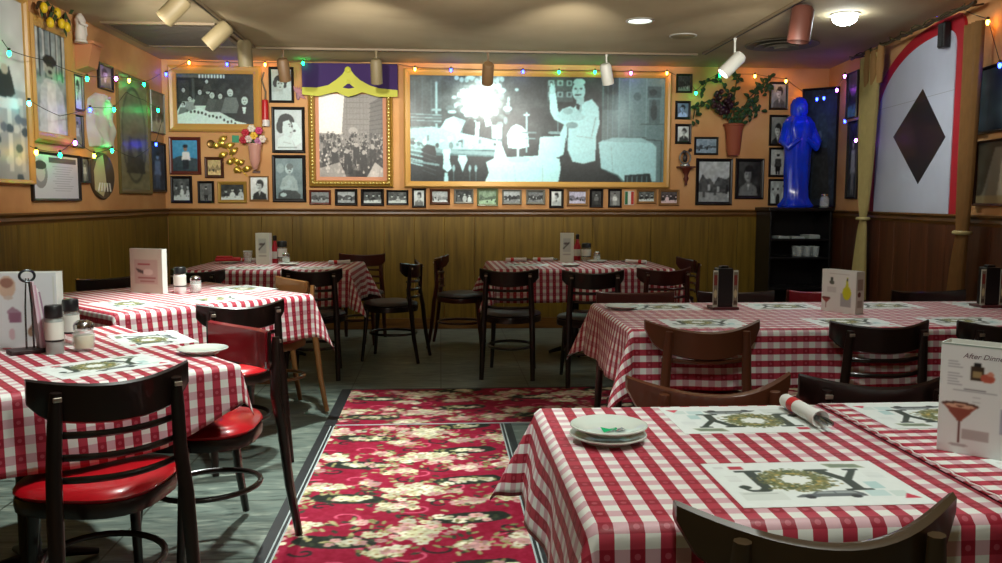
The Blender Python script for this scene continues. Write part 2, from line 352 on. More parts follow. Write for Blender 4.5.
# ------------------------------------------------------------------ the big pictures
def mural():
    c = Cv(460, 186, (70, 104, 106)).fr(409, 79, 664, 181)
    T = lambda v: (v*.8, min(255, v*1.05), min(255, v*1.08))
    P = lambda v, *pts: c.poly(list(pts), T(v))
    c.noise(.12, 30, 5)
    c.rect(409, 79, 450, 128, T(62)); c.rect(440, 79, 600, 130, T(48)); c.rect(500, 79, 600, 182, T(42)); c.noise(.16, 12, 2)
    for x in (414, 421, 430): c.line(x, 84, x, 122, 1.2, T(95), .6)
    c.line(435, 86, 435, 150, 1.8, T(170)); c.line(431, 112, 439, 112, 2, T(150))
    for i in range(110):
        x = random.gauss(478, 15); y = random.gauss(104, 12); c.ell(x, y, random.uniform(1, 5), random.uniform(1, 4), T(random.choice([150, 210, 235, 90])), .75)
    c.blur(1); c.glow(478, 98, 22, 16, (215, 240, 240), .8)  # glare of the track lamp painted into the print
    for i in range(10): c.ell(455+5*i, 81+random.random()*3, 2.2, 2.5, T(190), .7)
    P(205, (436, 134), (444, 121), (452, 118), (464, 122), (458, 134), (448, 138)); P(160, (452, 118), (464, 122), (460, 128))
    P(32, (461, 131), (468, 120), (476, 125), (474, 146), (462, 146)); P(40, (476, 128), (484, 121), (492, 134), (488, 150), (476, 150))
    P(225, (474, 124), (478, 123), (476, 148), (472, 148)); P(230, (482, 118), (487, 118), (490, 126), (484, 128))
    for x in (410, 426): c.rect(x, 116, x+14, 125, T(70))
    for y in (116, 119, 122): c.line(410, y, 440, y+1, .8, T(150))
    P(190, (409, 130), (430, 128), (500, 142), (500, 150), (440, 150), (409, 140))      # table edge and glasses
    P(150, (409, 146), (440, 150), (500, 152), (500, 156), (409, 152))
    for i in range(26):
        x = random.uniform(412, 500); y = random.uniform(137, 149); c.ell(x, y, random.uniform(.8, 2.6), random.uniform(1, 3.5), T(random.choice([225, 240, 60, 120, 200])))
    P(34, (409, 155), (500, 157), (500, 181), (409, 181))
    P(28, (420, 150), (426, 145), (434, 147), (436, 181), (422, 181))
    for k in range(5): c.line(409, 146+k*4.2, 421, 148+k*4.4, 1.4, T(200)); c.line(421, 153+k*4.2, 434, 157+k*4.4, 1.0, T(90), .7)
    P(150, (409, 160), (438, 164), (438, 166), (409, 162))
    P(228, (441, 150), (449, 150), (448, 160), (450, 168), (446, 172), (441, 168), (442, 160)); P(210, (443, 172), (446, 172), (447, 181), (442, 181))
    P(222, (457, 155), (464, 155), (466, 160), (463, 166), (461, 172), (459, 166), (456, 160))
    for x in (452, 468, 474): c.ell(x, 168, 1.3, 3.5, T(170)); c.line(x, 172, x, 180, .8, T(130))
    c.rect(490, 126, 500, 139, T(235)); c.ell(495, 132, 3, 4, T(170)); c.line(495, 139, 495, 146, 1.2, T(220))
    P(238, (506, 148), (505, 135), (509, 128), (514, 125), (520, 127), (526, 133), (527, 147), (517, 149)); c.line(516, 148, 516, 158, 2, T(235))
    c.line(524.5, 114, 524.5, 152, 1.5, T(190)); c.line(522, 116, 527, 116, 1.6, T(210)); c.line(520, 133, 534, 133, 1.2, T(120)); c.line(522, 139, 533, 139, 1, T(160))
    P(236, (484, 162), (492, 158), (495, 142), (499, 143), (505, 157), (540, 155), (558, 158), (561, 181), (483, 181), (487, 172))
    c.ell(517, 159, 11, 3, T(190), .6); c.line(512, 165, 514, 181, .8, T(205)); c.line(541, 165, 541, 181, .8, T(205))
    P(232, (538, 137), (558, 136), (558, 157), (536, 158)); c.ell(550, 134.5, 10.5, 1.8, T(30)); c.ell(553, 133, 7, 1.6, T(150)); c.line(556, 119, 556, 133, 1.2, T(130))
    for y in (88.5, 99): c.rect(545, y-5, 571, y+4, T(72))
    for x in (549, 558, 567):
        for y in (85, 96): c.rect(x-3, y-2.6, x+3, y+3, T(150)); c.ell(x, y, 1.4, 1.8, T(60))
    c.rect(602, 79, 617, 142, T(68)); c.rect(617, 79, 628, 142, T(105)); c.rect(628, 79, 664, 181, T(128)); c.rect(600, 110, 632, 145, T(112), .7)
    c.glow(620, 112, 12, 22, (170, 205, 215), .6)
    for x in (606, 611, 617.5, 628, 645): c.line(x, 79, x, 142, .9, T(165), .7)
    c.rect(646, 87, 660, 98, T(88)); c.rect(648, 100, 659, 123, T(100)); c.ell(653, 112, 3.5, 8, T(60)); c.ell(653, 103, 2.4, 3, T(70)); c.ell(652, 93, 4, 3, T(60)); c.ell(636, 97, 4, 4, T(105))
    c.line(625, 137, 645, 137, 1, T(80)); c.line(645, 139, 661, 140, 1.2, T(80)); c.line(661, 140, 661, 180, 1.2, T(80)); c.line(640, 124, 664, 124, .8, T(90))
    # the waiter with a loaded plate
    P(34, (566, 155), (594, 158), (600, 168), (617, 175), (622, 181), (557, 181), (560, 164))
    P(222, (547, 96), (552, 90), (554, 97), (556, 112), (563, 118), (574, 106), (590, 100), (597, 108), (598, 124), (595, 135), (594, 160), (582, 163), (571, 161), (566, 150), (564, 138), (562, 154), (558, 156), (558, 134), (562, 125), (552, 120), (548, 113))
    P(180, (575, 106), (580, 104), (579, 118), (576, 120)); P(30, (574, 104), (578, 106), (577, 111), (574, 109))
    c.line(594, 118, 590, 136, 1, T(170)); c.line(565, 150, 566, 128, 1.2, T(70)); c.line(575, 136, 592, 138, .8, T(175))
    c.ell(550, 91.5, 3.2, 4.4, T(205)); c.line(549, 86, 549, 92, 2, T(205)); c.line(552, 87, 552, 92, 1.6, T(200))
    c.ell(578.6, 90, 7.6, 9.2, T(40)); c.ell(576.5, 92.5, 6.6, 9.2, T(200)); c.rect(574, 99, 582, 105, T(185)); c.ell(577, 84, 6, 3.6, T(196)); c.ell(573.5, 90.3, 1.3, .8, T(70)); c.ell(579, 90.1, 1.5, .8, T(70)); c.line(573, 96.4, 578.3, 96, 1.4, T(62)); c.line(576, 91, 575.2, 94, .6, T(150)); c.line(573.5, 99, 577.5, 98.8, .6, T(140))
    P(205, (554, 117), (560, 110), (568, 107), (576, 111), (584, 118), (578, 121), (560, 121)); c.ell(566, 112, 5, 3, T(160), .7); c.ell(570, 125.5, 6, 3, T(150))
    # the side table
    P(214, (597, 142), (601, 140), (652, 142), (656, 146), (656, 180), (624, 180), (618, 174), (600, 167)); P(190, (600, 141), (652, 142), (640, 137), (612, 137)); c.line(610, 146, 612, 170, .8, T(190))
    P(52, (624, 174), (650, 172), (652, 181), (624, 181)); [c.line(627+k*5, 175, 627+k*5, 181, 1, T(120)) for k in range(5)]
    c.noise(.1, 2, 8); return c.blur(2)
def parade():
    c = Cv(170, 216, (206, 198, 192)).fr(320, 97, 382, 174)
    T = lambda v: (v, v*.97, v*.94)
    c.rect(320, 97, 347, 140, T(240)); c.glow(332, 110, 18, 30, (255, 255, 252), .95)
    c.poly([(345, 97), (382, 97), (382, 145), (341, 145), (343, 120)], T(150)); c.poly([(370, 105), (382, 98), (382, 145), (368, 145)], T(118))
    for k in range(9): c.line(346, 100+5*k, 368, 100+5*k, .7, T(125)); c.line(369, 106+4*k, 382, 102+4.4*k, .8, T(95))
    for k in range(7): c.line(347+3.2*k, 97, 347+3.2*k, 140, .5, T(135))
    c.poly([(320, 133), (382, 137), (382, 174), (320, 174)], T(150)); c.ell(353, 131, 4.5, 3.5, T(185))
    r = random.Random(5)
    for i in range(700):
        x = r.uniform(320, 382); y = 132+(r.random()**.9)*38; s = .8+(y-132)/38
        c.ell(x, y, .6*s, .8*s, T(r.choice([50, 70, 100, 190, 225, 200, 150, 120])))
        if i % 4 == 0: c.poly([(x-1.2*s, y+1), (x+1.2*s, y+1), (x+1.6*s, y+5*s), (x-1.6*s, y+5*s)], T(r.choice([45, 60, 80])), .8)
    for x, y in ((347, 156), (363, 157), (356, 150), (372, 152), (335, 155)):
        c.poly([(x-3, y-4), (x+3, y-4), (x+3.5, y+12), (x+.5, y+12), (x, y+4), (x-.8, y+12), (x-3.2, y+12)], T(62)); c.ell(x, y-6, 1.8, 2.2, T(185))
    c.poly([(320, 166), (340, 160), (346, 174), (320, 174)], T(205), .7); c.poly([(366, 174), (374, 160), (382, 166), (382, 174)], T(225), .8)
    return c.noise(.08, 2, 4).blur(1)
def banquet():
    c = Cv(170, 112, (30, 40, 40)).fr(178, 73, 254, 125); T = lambda v: (v*.9, v*1.02, v)
    c.noise(.14, 8, 2); c.rect(178, 73, 225, 77, T(120), .7)
    for k in range(9): c.rect(200+k*3, 74, 201.6+k*3, 77.5, T(225))
    c.rect(193, 78, 196, 110, T(90), .7); c.rect(180, 80, 190, 100, T(58))
    c.poly([(178, 112), (186, 97), (196, 100), (216, 110), (228, 117), (244, 125), (178, 125)], T(222)); c.poly([(184, 100), (192, 96), (198, 104), (190, 108)], T(190))
    for x, y, s, co in ((185, 90, 2.2, 60), (191, 99, 2.5, 150), (201, 92, 2.6, 70), (209, 91, 2.8, 60), (213, 95, 3.2, 85), (221, 96, 2.8, 70), (231, 92, 4, 110), (245, 100, 4.4, 34), (208, 81, 2, 60), (184, 105, 2, 120)):
        c.poly([(x-2.6*s, y+5.4*s), (x-1.4*s, y+1.3*s), (x+1.4*s, y+1.3*s), (x+2.6*s, y+5.4*s)], T(co)); c.ell(x+s*.15, y-s*.35, s*1.0, s*1.1, T(26)); c.ell(x-s*.1, y+s*.1, s*.75, s*1.0, T(205)); c.ell(x-s*.3, y-s*.05, s*.16, s*.1, T(60)); c.ell(x+s*.15, y-s*.05, s*.16, s*.1, T(60)); c.ell(x-s*.1, y+s*.6, s*.25, s*.1, T(100))
    c.line(209.5, 90.5, 216, 91, 1.1, T(20)); c.poly([(242, 107), (246, 107), (245, 114), (243, 114)], T(225))
    c.poly([(178, 116), (200, 108), (222, 118), (246, 124), (246, 125), (178, 125)], T(235))
    for k in range(14): c.ell(188+3.6*k, 112+.8*k+random.uniform(-2, 2), 1.1, 1.5, T(random.choice([90, 140, 60])))
    return c.noise(.08, 2, 9).blur(1)

def lady():
    c = Cv(48, 70, (178, 196, 196)); T = lambda v: (v*.92, v*1.02, v*1.02); c.noise(.1, 9, 2)
    c.ell(.46, .38, .33, .2, T(30)); c.ell(.2, .45, .12, .12, T(34)); c.ell(.66, .5, .1, .1, T(36)); c.poly([(.2, .98), (.22, .82), (.42, .72), (.7, .76), (.95, .9), (1, 1), (.2, 1)], T(190)); c.rect(.38, .6, .56, .8, T(180))
    c.ell(.44, .48, .18, .17, T(212)); c.ell(.36, .46, .04, .012, T(50)); c.ell(.52, .46, .04, .012, T(50)); c.line(.36, .435, .5, .43, .012, T(80)); c.ell(.44, .57, .05, .014, T(80)); c.ell(.5, .33, .2, .07, T(30)); return c.noise(.06, 2, 1).blur(1)
def profile():
    c = Cv(60, 84, (196, 210, 212)); T = lambda v: (v*.93, v*1.02, v*1.02); c.noise(.08, 10, 3)
    c.ell(.42, .3, .3, .2, T(38)); c.ell(.22, .42, .16, .16, T(46)); c.poly([(.3, .3), (.52, .25), (.62, .36), (.6, .42), (.66, .5), (.58, .55), (.56, .62), (.42, .66), (.28, .55)], T(222)); c.line(.5, .36, .58, .355, .02, T(60)); c.ell(.555, .4, .03, .012, T(60)); c.ell(.58, .555, .035, .012, T(90))
    c.poly([(.62, .3), (.8, .32), (.95, .5), (.98, .8), (.75, .9), (.6, .7), (.7, .5)], T(232)); c.ell(.72, .52, .05, .03, T(60)); c.poly([(.05, 1), (.12, .72), (.35, .62), (.6, .7), (.7, .9), (.72, 1)], T(226)); c.line(.3, .8, .6, .84, .012, T(160)); c.line(.15, .88, .9, .88, .01, T(140)); c.rect(.1, .92, .8, .95, T(120), .6); return c.noise(.06, 2, 1).blur(1)
def seated():
    c = Cv(60, 84, (112, 134, 138)); T = lambda v: (v*.9, v*1.02, v*1.03); c.noise(.1, 10, 4); c.ell(.18, .25, .14, .12, T(196), .5)
    c.ell(.5, .26, .15, .13, T(196)); c.ell(.53, .2, .13, .07, T(110)); c.ell(.46, .27, .03, .012, T(60)); c.ell(.57, .28, .03, .012, T(60)); c.ell(.52, .33, .04, .012, T(80)); c.rect(.45, .36, .57, .44, T(160))
    c.poly([(.26, .5), (.42, .42), (.64, .43), (.78, .54), (.84, .78), (.7, .8), (.68, .64), (.64, .82), (.34, .82), (.33, .64), (.26, .8), (.14, .74)], T(172)); c.line(.2, .74, .5, .7, .07, T(190)); c.line(.8, .76, .52, .76, .07, T(182)); c.ell(.5, .6, .1, .07, T(196), .6)
    c.poly([(.1, .86), (.3, .78), (.75, .8), (.92, .9), (.9, 1), (.08, 1)], T(70)); c.ell(.28, .9, .12, .05, T(200)); return c.noise(.08, 2, 1).blur(1)
framed('back', 169, 66, 262, 132, 'oak', 8, banquet(), 'broad oak-framed banquet photograph hanging above the smaller pictures near the left corner', dep=.05)
framed('back', 404, 70.5, 670, 188, 'oak', 6.3, mural(), 'huge mural photograph of a waiter in a white jacket carrying a loaded plate', name='mural_picture', cat='mural', dep=.05, pm=attr_mat('mural_gloss', .3, .38))
rope = [(0, 0), (0, -.04), (.18, -.06), (.34, -.045), (.5, -.07), (.66, -.045), (.84, -.05), (1, -.02), (1, 0)]
gf = framed('back', 309, 84, 393, 187, 'gold', 6.6, parade(), 'ornate gold-framed sepia street parade photograph under the purple valance', dep=.06, matw=.035, matc=(214, 150, 116), prof=rope)
# rope beads on the ornate frame
def beads():
    p, w, h, rz = wallrect('back', 309, 84, 393, 187); mb = MB(); q = .037
    for sx in (-1, 1):
        k = 0
        while k*.034 < h-.09: mb.ball((sx*(w/2-q), -.064, -h/2+.045+k*.034), (.010, .008, .014), 6, 4); k += 1
    k = 0
    while k*.034 < w-.09: mb.ball((-w/2+.045+k*.034, -.064, -h/2+q), (.014, .008, .010), 6, 4); k += 1
    obj('beading', mb, mat('bead_gold', (226, 206, 120), .25, metal=.3), gf, True)
beads()

# small ones: back wall
BK = 'back'
framed(BK, 269, 67, 294, 103, 'black', 2.6, lady(), 'portrait of a dark-haired woman, black frame, topmost of three beside the oak-framed banquet photograph', name='picture_frame')
framed(BK, 272, 107, 305, 153, 'black', 3, profile(), 'black-framed portrait in profile, middle of the three stacked beside the ornate gold frame')
framed(BK, 272.5, 155, 306, 202, 'black', 3.4, seated(), 'black-framed photograph of a bald seated figure, lowest of the three stacked portraits')
c = Cv(44, 48, (70, 150, 190)); c.poly([(0, .6), (.3, .5), (1, .6), (1, 1), (0, 1)], (50, 66, 70)); c.ell(.52, .27, .08, .09, (150, 120, 100)); c.ell(.52, .2, .1, .06, (30, 30, 30)); c.poly([(.4, .37), (.66, .37), (.72, .65), (.36, .65)], (225, 225, 220)); c.rect(.42, .63, .64, .92, (30, 34, 40)); c.noise(.1, 3, 1).blur(1)
framed(BK, 169.5, 137, 201, 174.5, 'redbrown', 3.3, c, 'red-brown framed colour photograph of a man in white against blue sky')
framed(BK, 171, 176, 192.5, 203, 'black', 2.8, p_group(21, bg=80, n=3, w=28, h=36), 'small dark-framed group photograph directly below the man against blue sky')
framed(BK, 198, 181, 214.5, 203, 'black', 2.4, p_figure(22, bg=110), 'very narrow dark-framed street photograph left of the gold landscape frame')
framed(BK, 218, 181.5, 247, 203, 'gold', 3.2, p_group(23, bg=50, n=3), 'gold landscape frame holding a photograph of people at a white table')
framed(BK, 249.5, 176, 269, 201, 'tan', 1.4, p_portrait(24, bg=225, coat=35), 'little portrait of a man in a dark coat on a white ground, thin tan frame')
framed(BK, 205, 157, 224, 178, 'brown', 3, p_scene(25, sky=200, land=150, tint=(1, .88, .6)), 'small brown frame with a yellowed landscape, below the gold leaf ornament')
row = [  # the long row under the big pictures
    (309.5, 190, 331, 204.5, 'redbrown', 2, p_scene(30, 130, 80), 'red-brown landscape frame, first of the low row, under the ornate gold frame'),
    (335, 189, 357.5, 205.5, 'black', 2.8, p_scene(31, 170, 80), 'black frame with a pale scene, second of the low row, under the street parade photograph'),
    (361, 189, 384, 205.8, 'black', 2.8, p_group(32, n=3), 'black frame with a group photograph, third of the low row, under the street parade photograph'),
    (386.5, 190, 408.5, 205, 'black', 2, p_group(33, bg=90, n=3), 'black frame with people by a white wall, fourth of the low row'),
    (412, 188.5, 426, 207.5, 'black', 2, p_portrait(34, bg=200, coat=120, w=18, h=24), 'upright black frame with a pale portrait, fifth of the low row from the left'),
    (430, 189, 450, 204.5, 'brown', 2.4, p_scene(35, 175, 140), 'dark brown frame with a misty pale scene, sixth of the low row from the left'),
    (454, 189, 473.5, 203.5, 'grey', 1.8, p_group(36, n=3, table=False), 'silver-grey frame with two dark figures, under the left part of the mural'),
    (477, 188.5, 498, 206, 'green', 2, p_scene(37, 150, 110, (.9, 1.08, .9)), 'greenish gilt frame with a green-toned picture under the mural'),
    (502, 189.5, 521.5, 204.5, 'grey', 1.8, p_scene(38, 185, 60), 'grey frame with a snowy dark-and-white scene under the mural candlestick'),
    (526, 189.5, 545, 204.5, 'grey', 2.2, p_scene(39, 120, 60), 'grey frame with a murky street scene, just left of the low upright portrait on white'),
    (549, 189, 563.5, 208, 'black', 2.4, p_portrait(40, bg=215, skin=200, coat=190, w=18, h=24), 'upright black frame with a faint portrait on white, under the waiter'),
    (566.5, 189, 588, 206, 'tan', 2.6, p_scene(41, 190, 120, (1, 1, 1.12)), 'tan frame with a bluish landscape, between two upright black frames'),
    (589.5, 189, 603, 207.5, 'black', 2.2, p_figure(42, bg=50, body=110, w=18, h=24), 'upright black frame with a dark standing figure, right of the tan bluish landscape'),
    (608, 189, 621.5, 207.5, 'black', 2, p_figure(43, bg=120, body=215, w=18, h=24), 'upright black frame with a figure in white, left of the little tricolour flag'),
    (636.5, 189.5, 656, 203.5, 'tan', 2.2, p_group(44, bg=90, n=3), 'tan frame with a small gathering, right of the tricolour flag'),
    (658.5, 189.5, 679, 205.5, 'tan', 2.4, p_group(45, bg=70, n=4, tint=(1.08, .98, 1)), 'tan frame with a pinkish group photograph, last of the low row'),
]
for a in row: framed(BK, a[0], a[1], a[2], a[3], a[4], a[5], a[6], a[7], group='row of little frames along the rail', name='picture_frame')
p, w, h, rz = wallrect(BK, 624.5, 191, 634, 205)
t = thing('flag_card', 'little green, white and red tricolour flag card above the rail', 'flag card', p, rz)
obj('card', MB().box(-w/2, -.006, -h/2, w/2, 0, h/2, .001), mat('card_white', (215, 215, 205), .6), t)
c = Cv(18, 24, (225, 225, 215)); c.rect(0, 0, .33, 1, (40, 110, 70)); c.rect(.67, 0, 1, 1, (180, 50, 45)); picture('print', c, w*.92, h*.92, t, y=-.007)
rightset = [
    (676, 74, 692, 93, 'black', 2, p_scene(50, 60, 40), 'black frame with an almost black picture, topmost beside the mural'),
    (675, 101, 690.5, 119.5, 'black', 2.4, p_portrait(51, bg=120, coat=210, tint=(.8, .95, 1.2), w=22, h=26), 'black frame with a bluish portrait, second down beside the mural'),
    (675, 124, 691, 144, 'black', 2.6, p_portrait(52, bg=205, coat=50, w=22, h=26), 'black frame with a small pale portrait, third down beside the mural'),
    (694, 137, 718, 155, 'black', 2, p_scene(53, 165, 90, (.85, 1, 1.1)), 'black landscape frame with a bluish seascape below the hanging greenery'),
    (695.5, 158.5, 732, 205, 'black', 3.2, p_scene(54, 190, 80, w=50, h=60), 'large black frame with a harbour view, standing tallest under the terracotta wall pocket'),
    (735, 158.5, 763.5, 199, 'black', 3.4, p_portrait(55, bg=40, skin=150, hair=20, coat=120), 'black frame with a dark portrait of a crouching man, right of the harbour view'),
    (769, 82, 787.5, 110, 'black', 2.2, p_portrait(56, bg=140, coat=90), 'topmost black frame of the column beside the blue statue'),
    (769, 115, 788, 146, 'black', 2.2, p_portrait(57, bg=120, coat=40, low=.12), 'second black frame of the column beside the blue statue'),
    (768.5, 147.5, 787, 177, 'black', 2.2, p_figure(58, bg=190, body=60), 'third black frame of the column beside the blue statue'),
    (768, 179, 787, 205.5, 'black', 2.2, p_group(59, bg=190, n=3, table=False), 'lowest black frame of the column beside the blue statue'),
]
for a in rightset: framed(BK, *a, name='picture_frame')

# ------------------------------------------------------------------ left wall
LW = 'left'
def tall_left():
    c = Cv(50, 150, (205, 212, 212)); c.noise(.15, 10, 3); c.rect(0, .5, 1, 1, (150, 160, 165), .6)
    c.rect(0, 0, .12, .55, (90, 110, 120)); c.poly([(.2, .42), (.55, .38), (.7, .52), (.4, .58), (.1, .52)], (40, 52, 55)); c.ell(.42, .4, .1, .03, (190, 180, 170))
    c.poly([(0, .56), (.9, .54), (.9, .6), (0, .62)], (232, 232, 230)); c.rect(.45, .6, .55, .95, (225, 228, 226)); c.rect(.8, .58, .9, .95, (200, 206, 206))
    for k in range(16): c.ell(random.random(), .65+.34*random.random(), .1, .025, random.choice([(70, 90, 105), (215, 220, 220), (110, 125, 140)]))
    return c.blur(1)
framed(LW, -14, -8, 26, 184, 'oak', 5, tall_left(), 'tall bright framed photograph nearest the viewer on the left-hand wall', dep=.04)
def dinerman():
    c = Cv(50, 110, (150, 165, 170)).noise(.3, 7, 2)
    for k in range(5): c.rect(.1+.2*k, 0, .16+.2*k, .4, (225, 228, 226), .8); c.line(.2+.17*k, 0, .2+.17*k, .45, .03, (40, 50, 55))
    c.poly([(.12, 1), (.2, .55), (.38, .46), (.68, .46), (.9, .6), (.95, 1)], (206, 214, 216)); c.poly([(.4, .5), (.65, .5), (.7, 1), (.35, 1)], (238, 240, 238))
    c.ell(.5, .35, .17, .1, (190, 190, 186)); c.ell(.5, .29, .2, .055, (36, 40, 42)); c.ell(.43, .34, .03, .012, (40, 40, 40)); c.ell(.58, .34, .03, .012, (40, 40, 40)); c.ell(.5, .4, .07, .018, (50, 50, 50))
    return c.noise(.12, 3, 2).blur(1)
framed(LW, 28, 22, 68.5, 143, 'oak', 10, dinerman(), 'wide oak frame with a man in a white coat, under the lemon garland', dep=.045)
c = Cv(110, 90, (216, 216, 226)); c.ell(.17, .45, .14, .32, (150, 148, 152)); c.ell(.17, .42, .09, .2, (205, 200, 198)); c.ell(.17, .25, .12, .1, (70, 66, 70)); c.rect(.35, .06, .95, .18, (84, 84, 92))
for k in range(11): c.rect(.42+.04*(k % 3), .26+k*.055, .88-.03*(k % 4), .272+k*.055, (160, 160, 172))
framed(LW, 30, 153, 78, 201, 'black', 2.6, c, 'black-framed white certificate with an oval portrait and lines of print')
framed(LW, 72, 75, 81, 110, 'black', 1.6, p_portrait(61, bg=215, coat=230, w=16, h=40), 'narrow bright picture just below the statue shelf on the left-hand wall')
framed(LW, 72, 115, 81, 148, 'black', 1.6, p_figure(62, bg=140, body=210, w=16, h=40), 'narrow dark-framed figure picture, second below the statue shelf')
framed(LW, 79.5, 157, 88, 183, 'black', 1.8, p_figure(63, bg=110, body=200, w=16, h=30), 'tiny upright black frame between the certificate and the plaster oval')
framed(LW, 97, 64, 111, 90, 'black', 2.6, p_portrait(64, bg=120, coat=90, w=22, h=30), 'small black-framed picture above the white plaster relief')
def ovaldark():
    c = Cv(46, 150, (134, 134, 100)); c.ell(.5, .5, .42, .44, (70, 76, 58)); c.ell(.5, .5, .38, .41, (118, 124, 98)); c.ell(.5, .42, .13, .07, (120, 120, 96)); c.poly([(.2, .85), (.3, .52), (.7, .52), (.85, .85)], (60, 66, 54)); c.ell(.5, .6, .12, .1, (110, 114, 92)); return c.noise(.12, 4, 1).blur(2)
framed(LW, 117, 77, 148.5, 194, 'olive', 4.5, ovaldark(), 'tall olive-brown frame with a dark oval portrait on the left-hand wall')
framed(LW, 149, 92, 163, 133, 'grey', 1.2, p_scene(66, 120, 100, (1, 1, .9), w=20, h=40), 'murky grey-green picture above the blue-lit black frame near the corner')
framed(LW, 149.5, 142, 164, 192, 'black', 2.4, p_figure(67, bg=80, body=170, tint=(.7, .9, 1.15), w=20, h=50), 'tall narrow black frame lit blue by string lights beside the room corner')
def wallthing(k, x, y, name, label, cat, off=0, group=None):
    p = onwall(k, x, y, off); return thing(name, label, cat, p, WALL[k][3], group)
def pxw(k, x0, x1, y): return (onwall(k, x1, y)-onwall(k, x0, y)).length
def pxh(k, x, y0, y1): return onwall(k, x, y0).z-onwall(k, x, y1).z
# lemon spray over the oak frame
t = wallthing(LW, 46, 24, 'lemon_garland', 'garland of yellow lemons and dark leaves above the oak frame on the left-hand wall', 'garland')
leafm = mat('garland_leaf', (44, 66, 30), .5); w_ = pxw(LW, 26, 66, 24)
tw = [(w_*.74*(i/16-.5)-.03, -.06, .05+.055*math.sin(i*.95)-.00*i) for i in range(17)]
obj('twig', MB().tube(tw, .009, 6), mat('twig_dark', (60, 46, 24), .7), t, True)
for i in (1, 4, 8, 10, 13): obj('lemon', MB().ball((tw[i][0], -.09, tw[i][2]-.035), (.026, .024, .036)), mat('lemon_yellow', (232, 196, 30), .45), t, True)
mb = MB()
for i in range(16):
    x, y, z = tw[i]; a = random.uniform(0, PI*2); L_ = .075
    d = Vector((math.cos(a), -.2, math.sin(a))); n_ = Vector((-math.sin(a), 0, math.cos(a)))*.018; o_ = Vector((x, y-.02, z))
    mb.add([o_, o_+d*L_*.5+n_, o_+d*L_, o_+d*L_*.5-n_, o_+d*L_*.5+Vector((0, -.012, 0))], [(0, 1, 4), (1, 2, 4), (2, 3, 4), (3, 0, 4)])
obj('foliage', mb, leafm, t)
# corbel shelf with a small white statue
t = wallthing(LW, 80, 57, 'corbel_shelf', 'orange plaster corbel shelf high on the left-hand wall under the white statuette', 'shelf'); h_ = pxh(LW, 80, 43, 72)
obj('bracket', MB().prism([(0, -h_/2), (-.09, -h_/2+.03), (-.12, h_/2-.05), (-.12, h_/2-.025), (0, h_/2-.025)], -.085, .085, 'x'), mat('terracotta_pale', (206, 140, 96), .8), t)
obj('shelf_board', MB().box(-.1, -.14, h_/2-.025, .1, 0, h_/2, .006), mat('terracotta_pale', (0, 0, 0)), t)
sp = onwall(LW, 81, 43, .07)
t = thing('statuette', 'white figurine standing on the orange corbel shelf', 'statuette', (sp.x, sp.y, sp.z+.0015), PI/2)
wm = mat('plaster_white', (222, 216, 206), .5)
obj('body', MB().lathe([(.055, 0), (.055, .012), (.045, .02), (.05, .05), (.038, .12), (.046, .16), (.03, .19), (.014, .205)], sy=.8), wm, t, True)
obj('head', MB().ball((0, 0, .225), (.02, .02, .026)), wm, t, True)
obj('arm', MB().tube([(-.04, 0, .17), (-.055, -.03, .13), (-.01, -.05, .12)], .011, 8), wm, t, True); obj('arm', MB().tube([(.04, 0, .17), (.06, -.01, .12), (.045, -.02, .06)], .011, 8), wm, t, True)
# plaster reliefs
t = wallthing(LW, 100, 121, 'plaster_relief', 'white draped plaster relief hanging between the narrow pictures and the olive-brown frame', 'wall relief')
w_, h_ = pxw(LW, 87.5, 114, 118), pxh(LW, 100, 93, 147)
def relief(w, h, seed, shape):
    mb = MB(); nx, nz = 26, 40; r = random.Random(seed); vs = []; 
    for j in range(nz+1):
        for i in range(nx+1):
            u = i/nx*2-1; v = j/nz; hw = shape(v)
            d = .05*(max(0, 1-abs(u)**3))+.012*math.sin(u*9+v*5)+.01*math.sin(v*17+u*3)
            vs.append((u*hw*w/2, -max(.002, d if 0 < j < nz else .004), (v-.5)*h))
    fs = [(j*(nx+1)+i, j*(nx+1)+i+1, (j+1)*(nx+1)+i+1, (j+1)*(nx+1)+i) for j in range(nz) for i in range(nx)]
    n = len(vs); vs2 = [(x, .0, z) for x, y, z in vs]
    bd = [i for i in range(nx+1)]+[(j*(nx+1)+nx) for j in range(1, nz+1)]+[nz*(nx+1)+i for i in range(nx-1, -1, -1)]+[j*(nx+1) for j in range(nz-1, 0, -1)]
    m = len(bd); mb.add(vs+[vs2[i] for i in bd], fs+[(bd[k], bd[(k+1) % m], n+(k+1) % m, n+k) for k in range(m)]+[tuple(n+k for k in range(m-1, -1, -1))]); return mb
obj('drapery', relief(w_, h_, 1, lambda v: .72+.28*math.sin(v*2.6+.5)-(.45 if v > .86 else 0)*(v-.86)/.14), wm, t, True)
obj('collar', MB().tube([(-w_*.15, -.05, h_*.44), (0, -.075, h_*.36), (w_*.15, -.05, h_*.44)], .012, 8), wm, t, True)
t = wallthing(LW, 101, 176, 'oval_plaque', 'tan oval plaque showing a figure in a landscape below the white plaster relief', 'plaque')
w_, h_ = pxw(LW, 90, 113.5, 176), pxh(LW, 101, 154, 201)
obj('disc', MB().lathe([(1, 0), (1, .012), (.96, .02), (.0, .02)], n=40, mtx=Matrix.Rotation(PI/2, 4, 'X') @ Matrix.Diagonal((w_/2, h_/2, 1, 1))), mat('plaque_tan', (86, 70, 50), .4), t, True)
mb = MB(); mb.prism([(-.06*w_, -h_*.44), (-.38*w_, -h_*.3), (-.4*w_, h_*.1), (-.25*w_, h_*.36), (-.02*w_, h_*.44), (.05*w_, .1*h_), (.1*w_, -.2*h_)], -.024, -.0205, 'y')
obj('raised_panel', mb, mat('plaque_cream', (206, 196, 150), .45), t)
mb = MB()
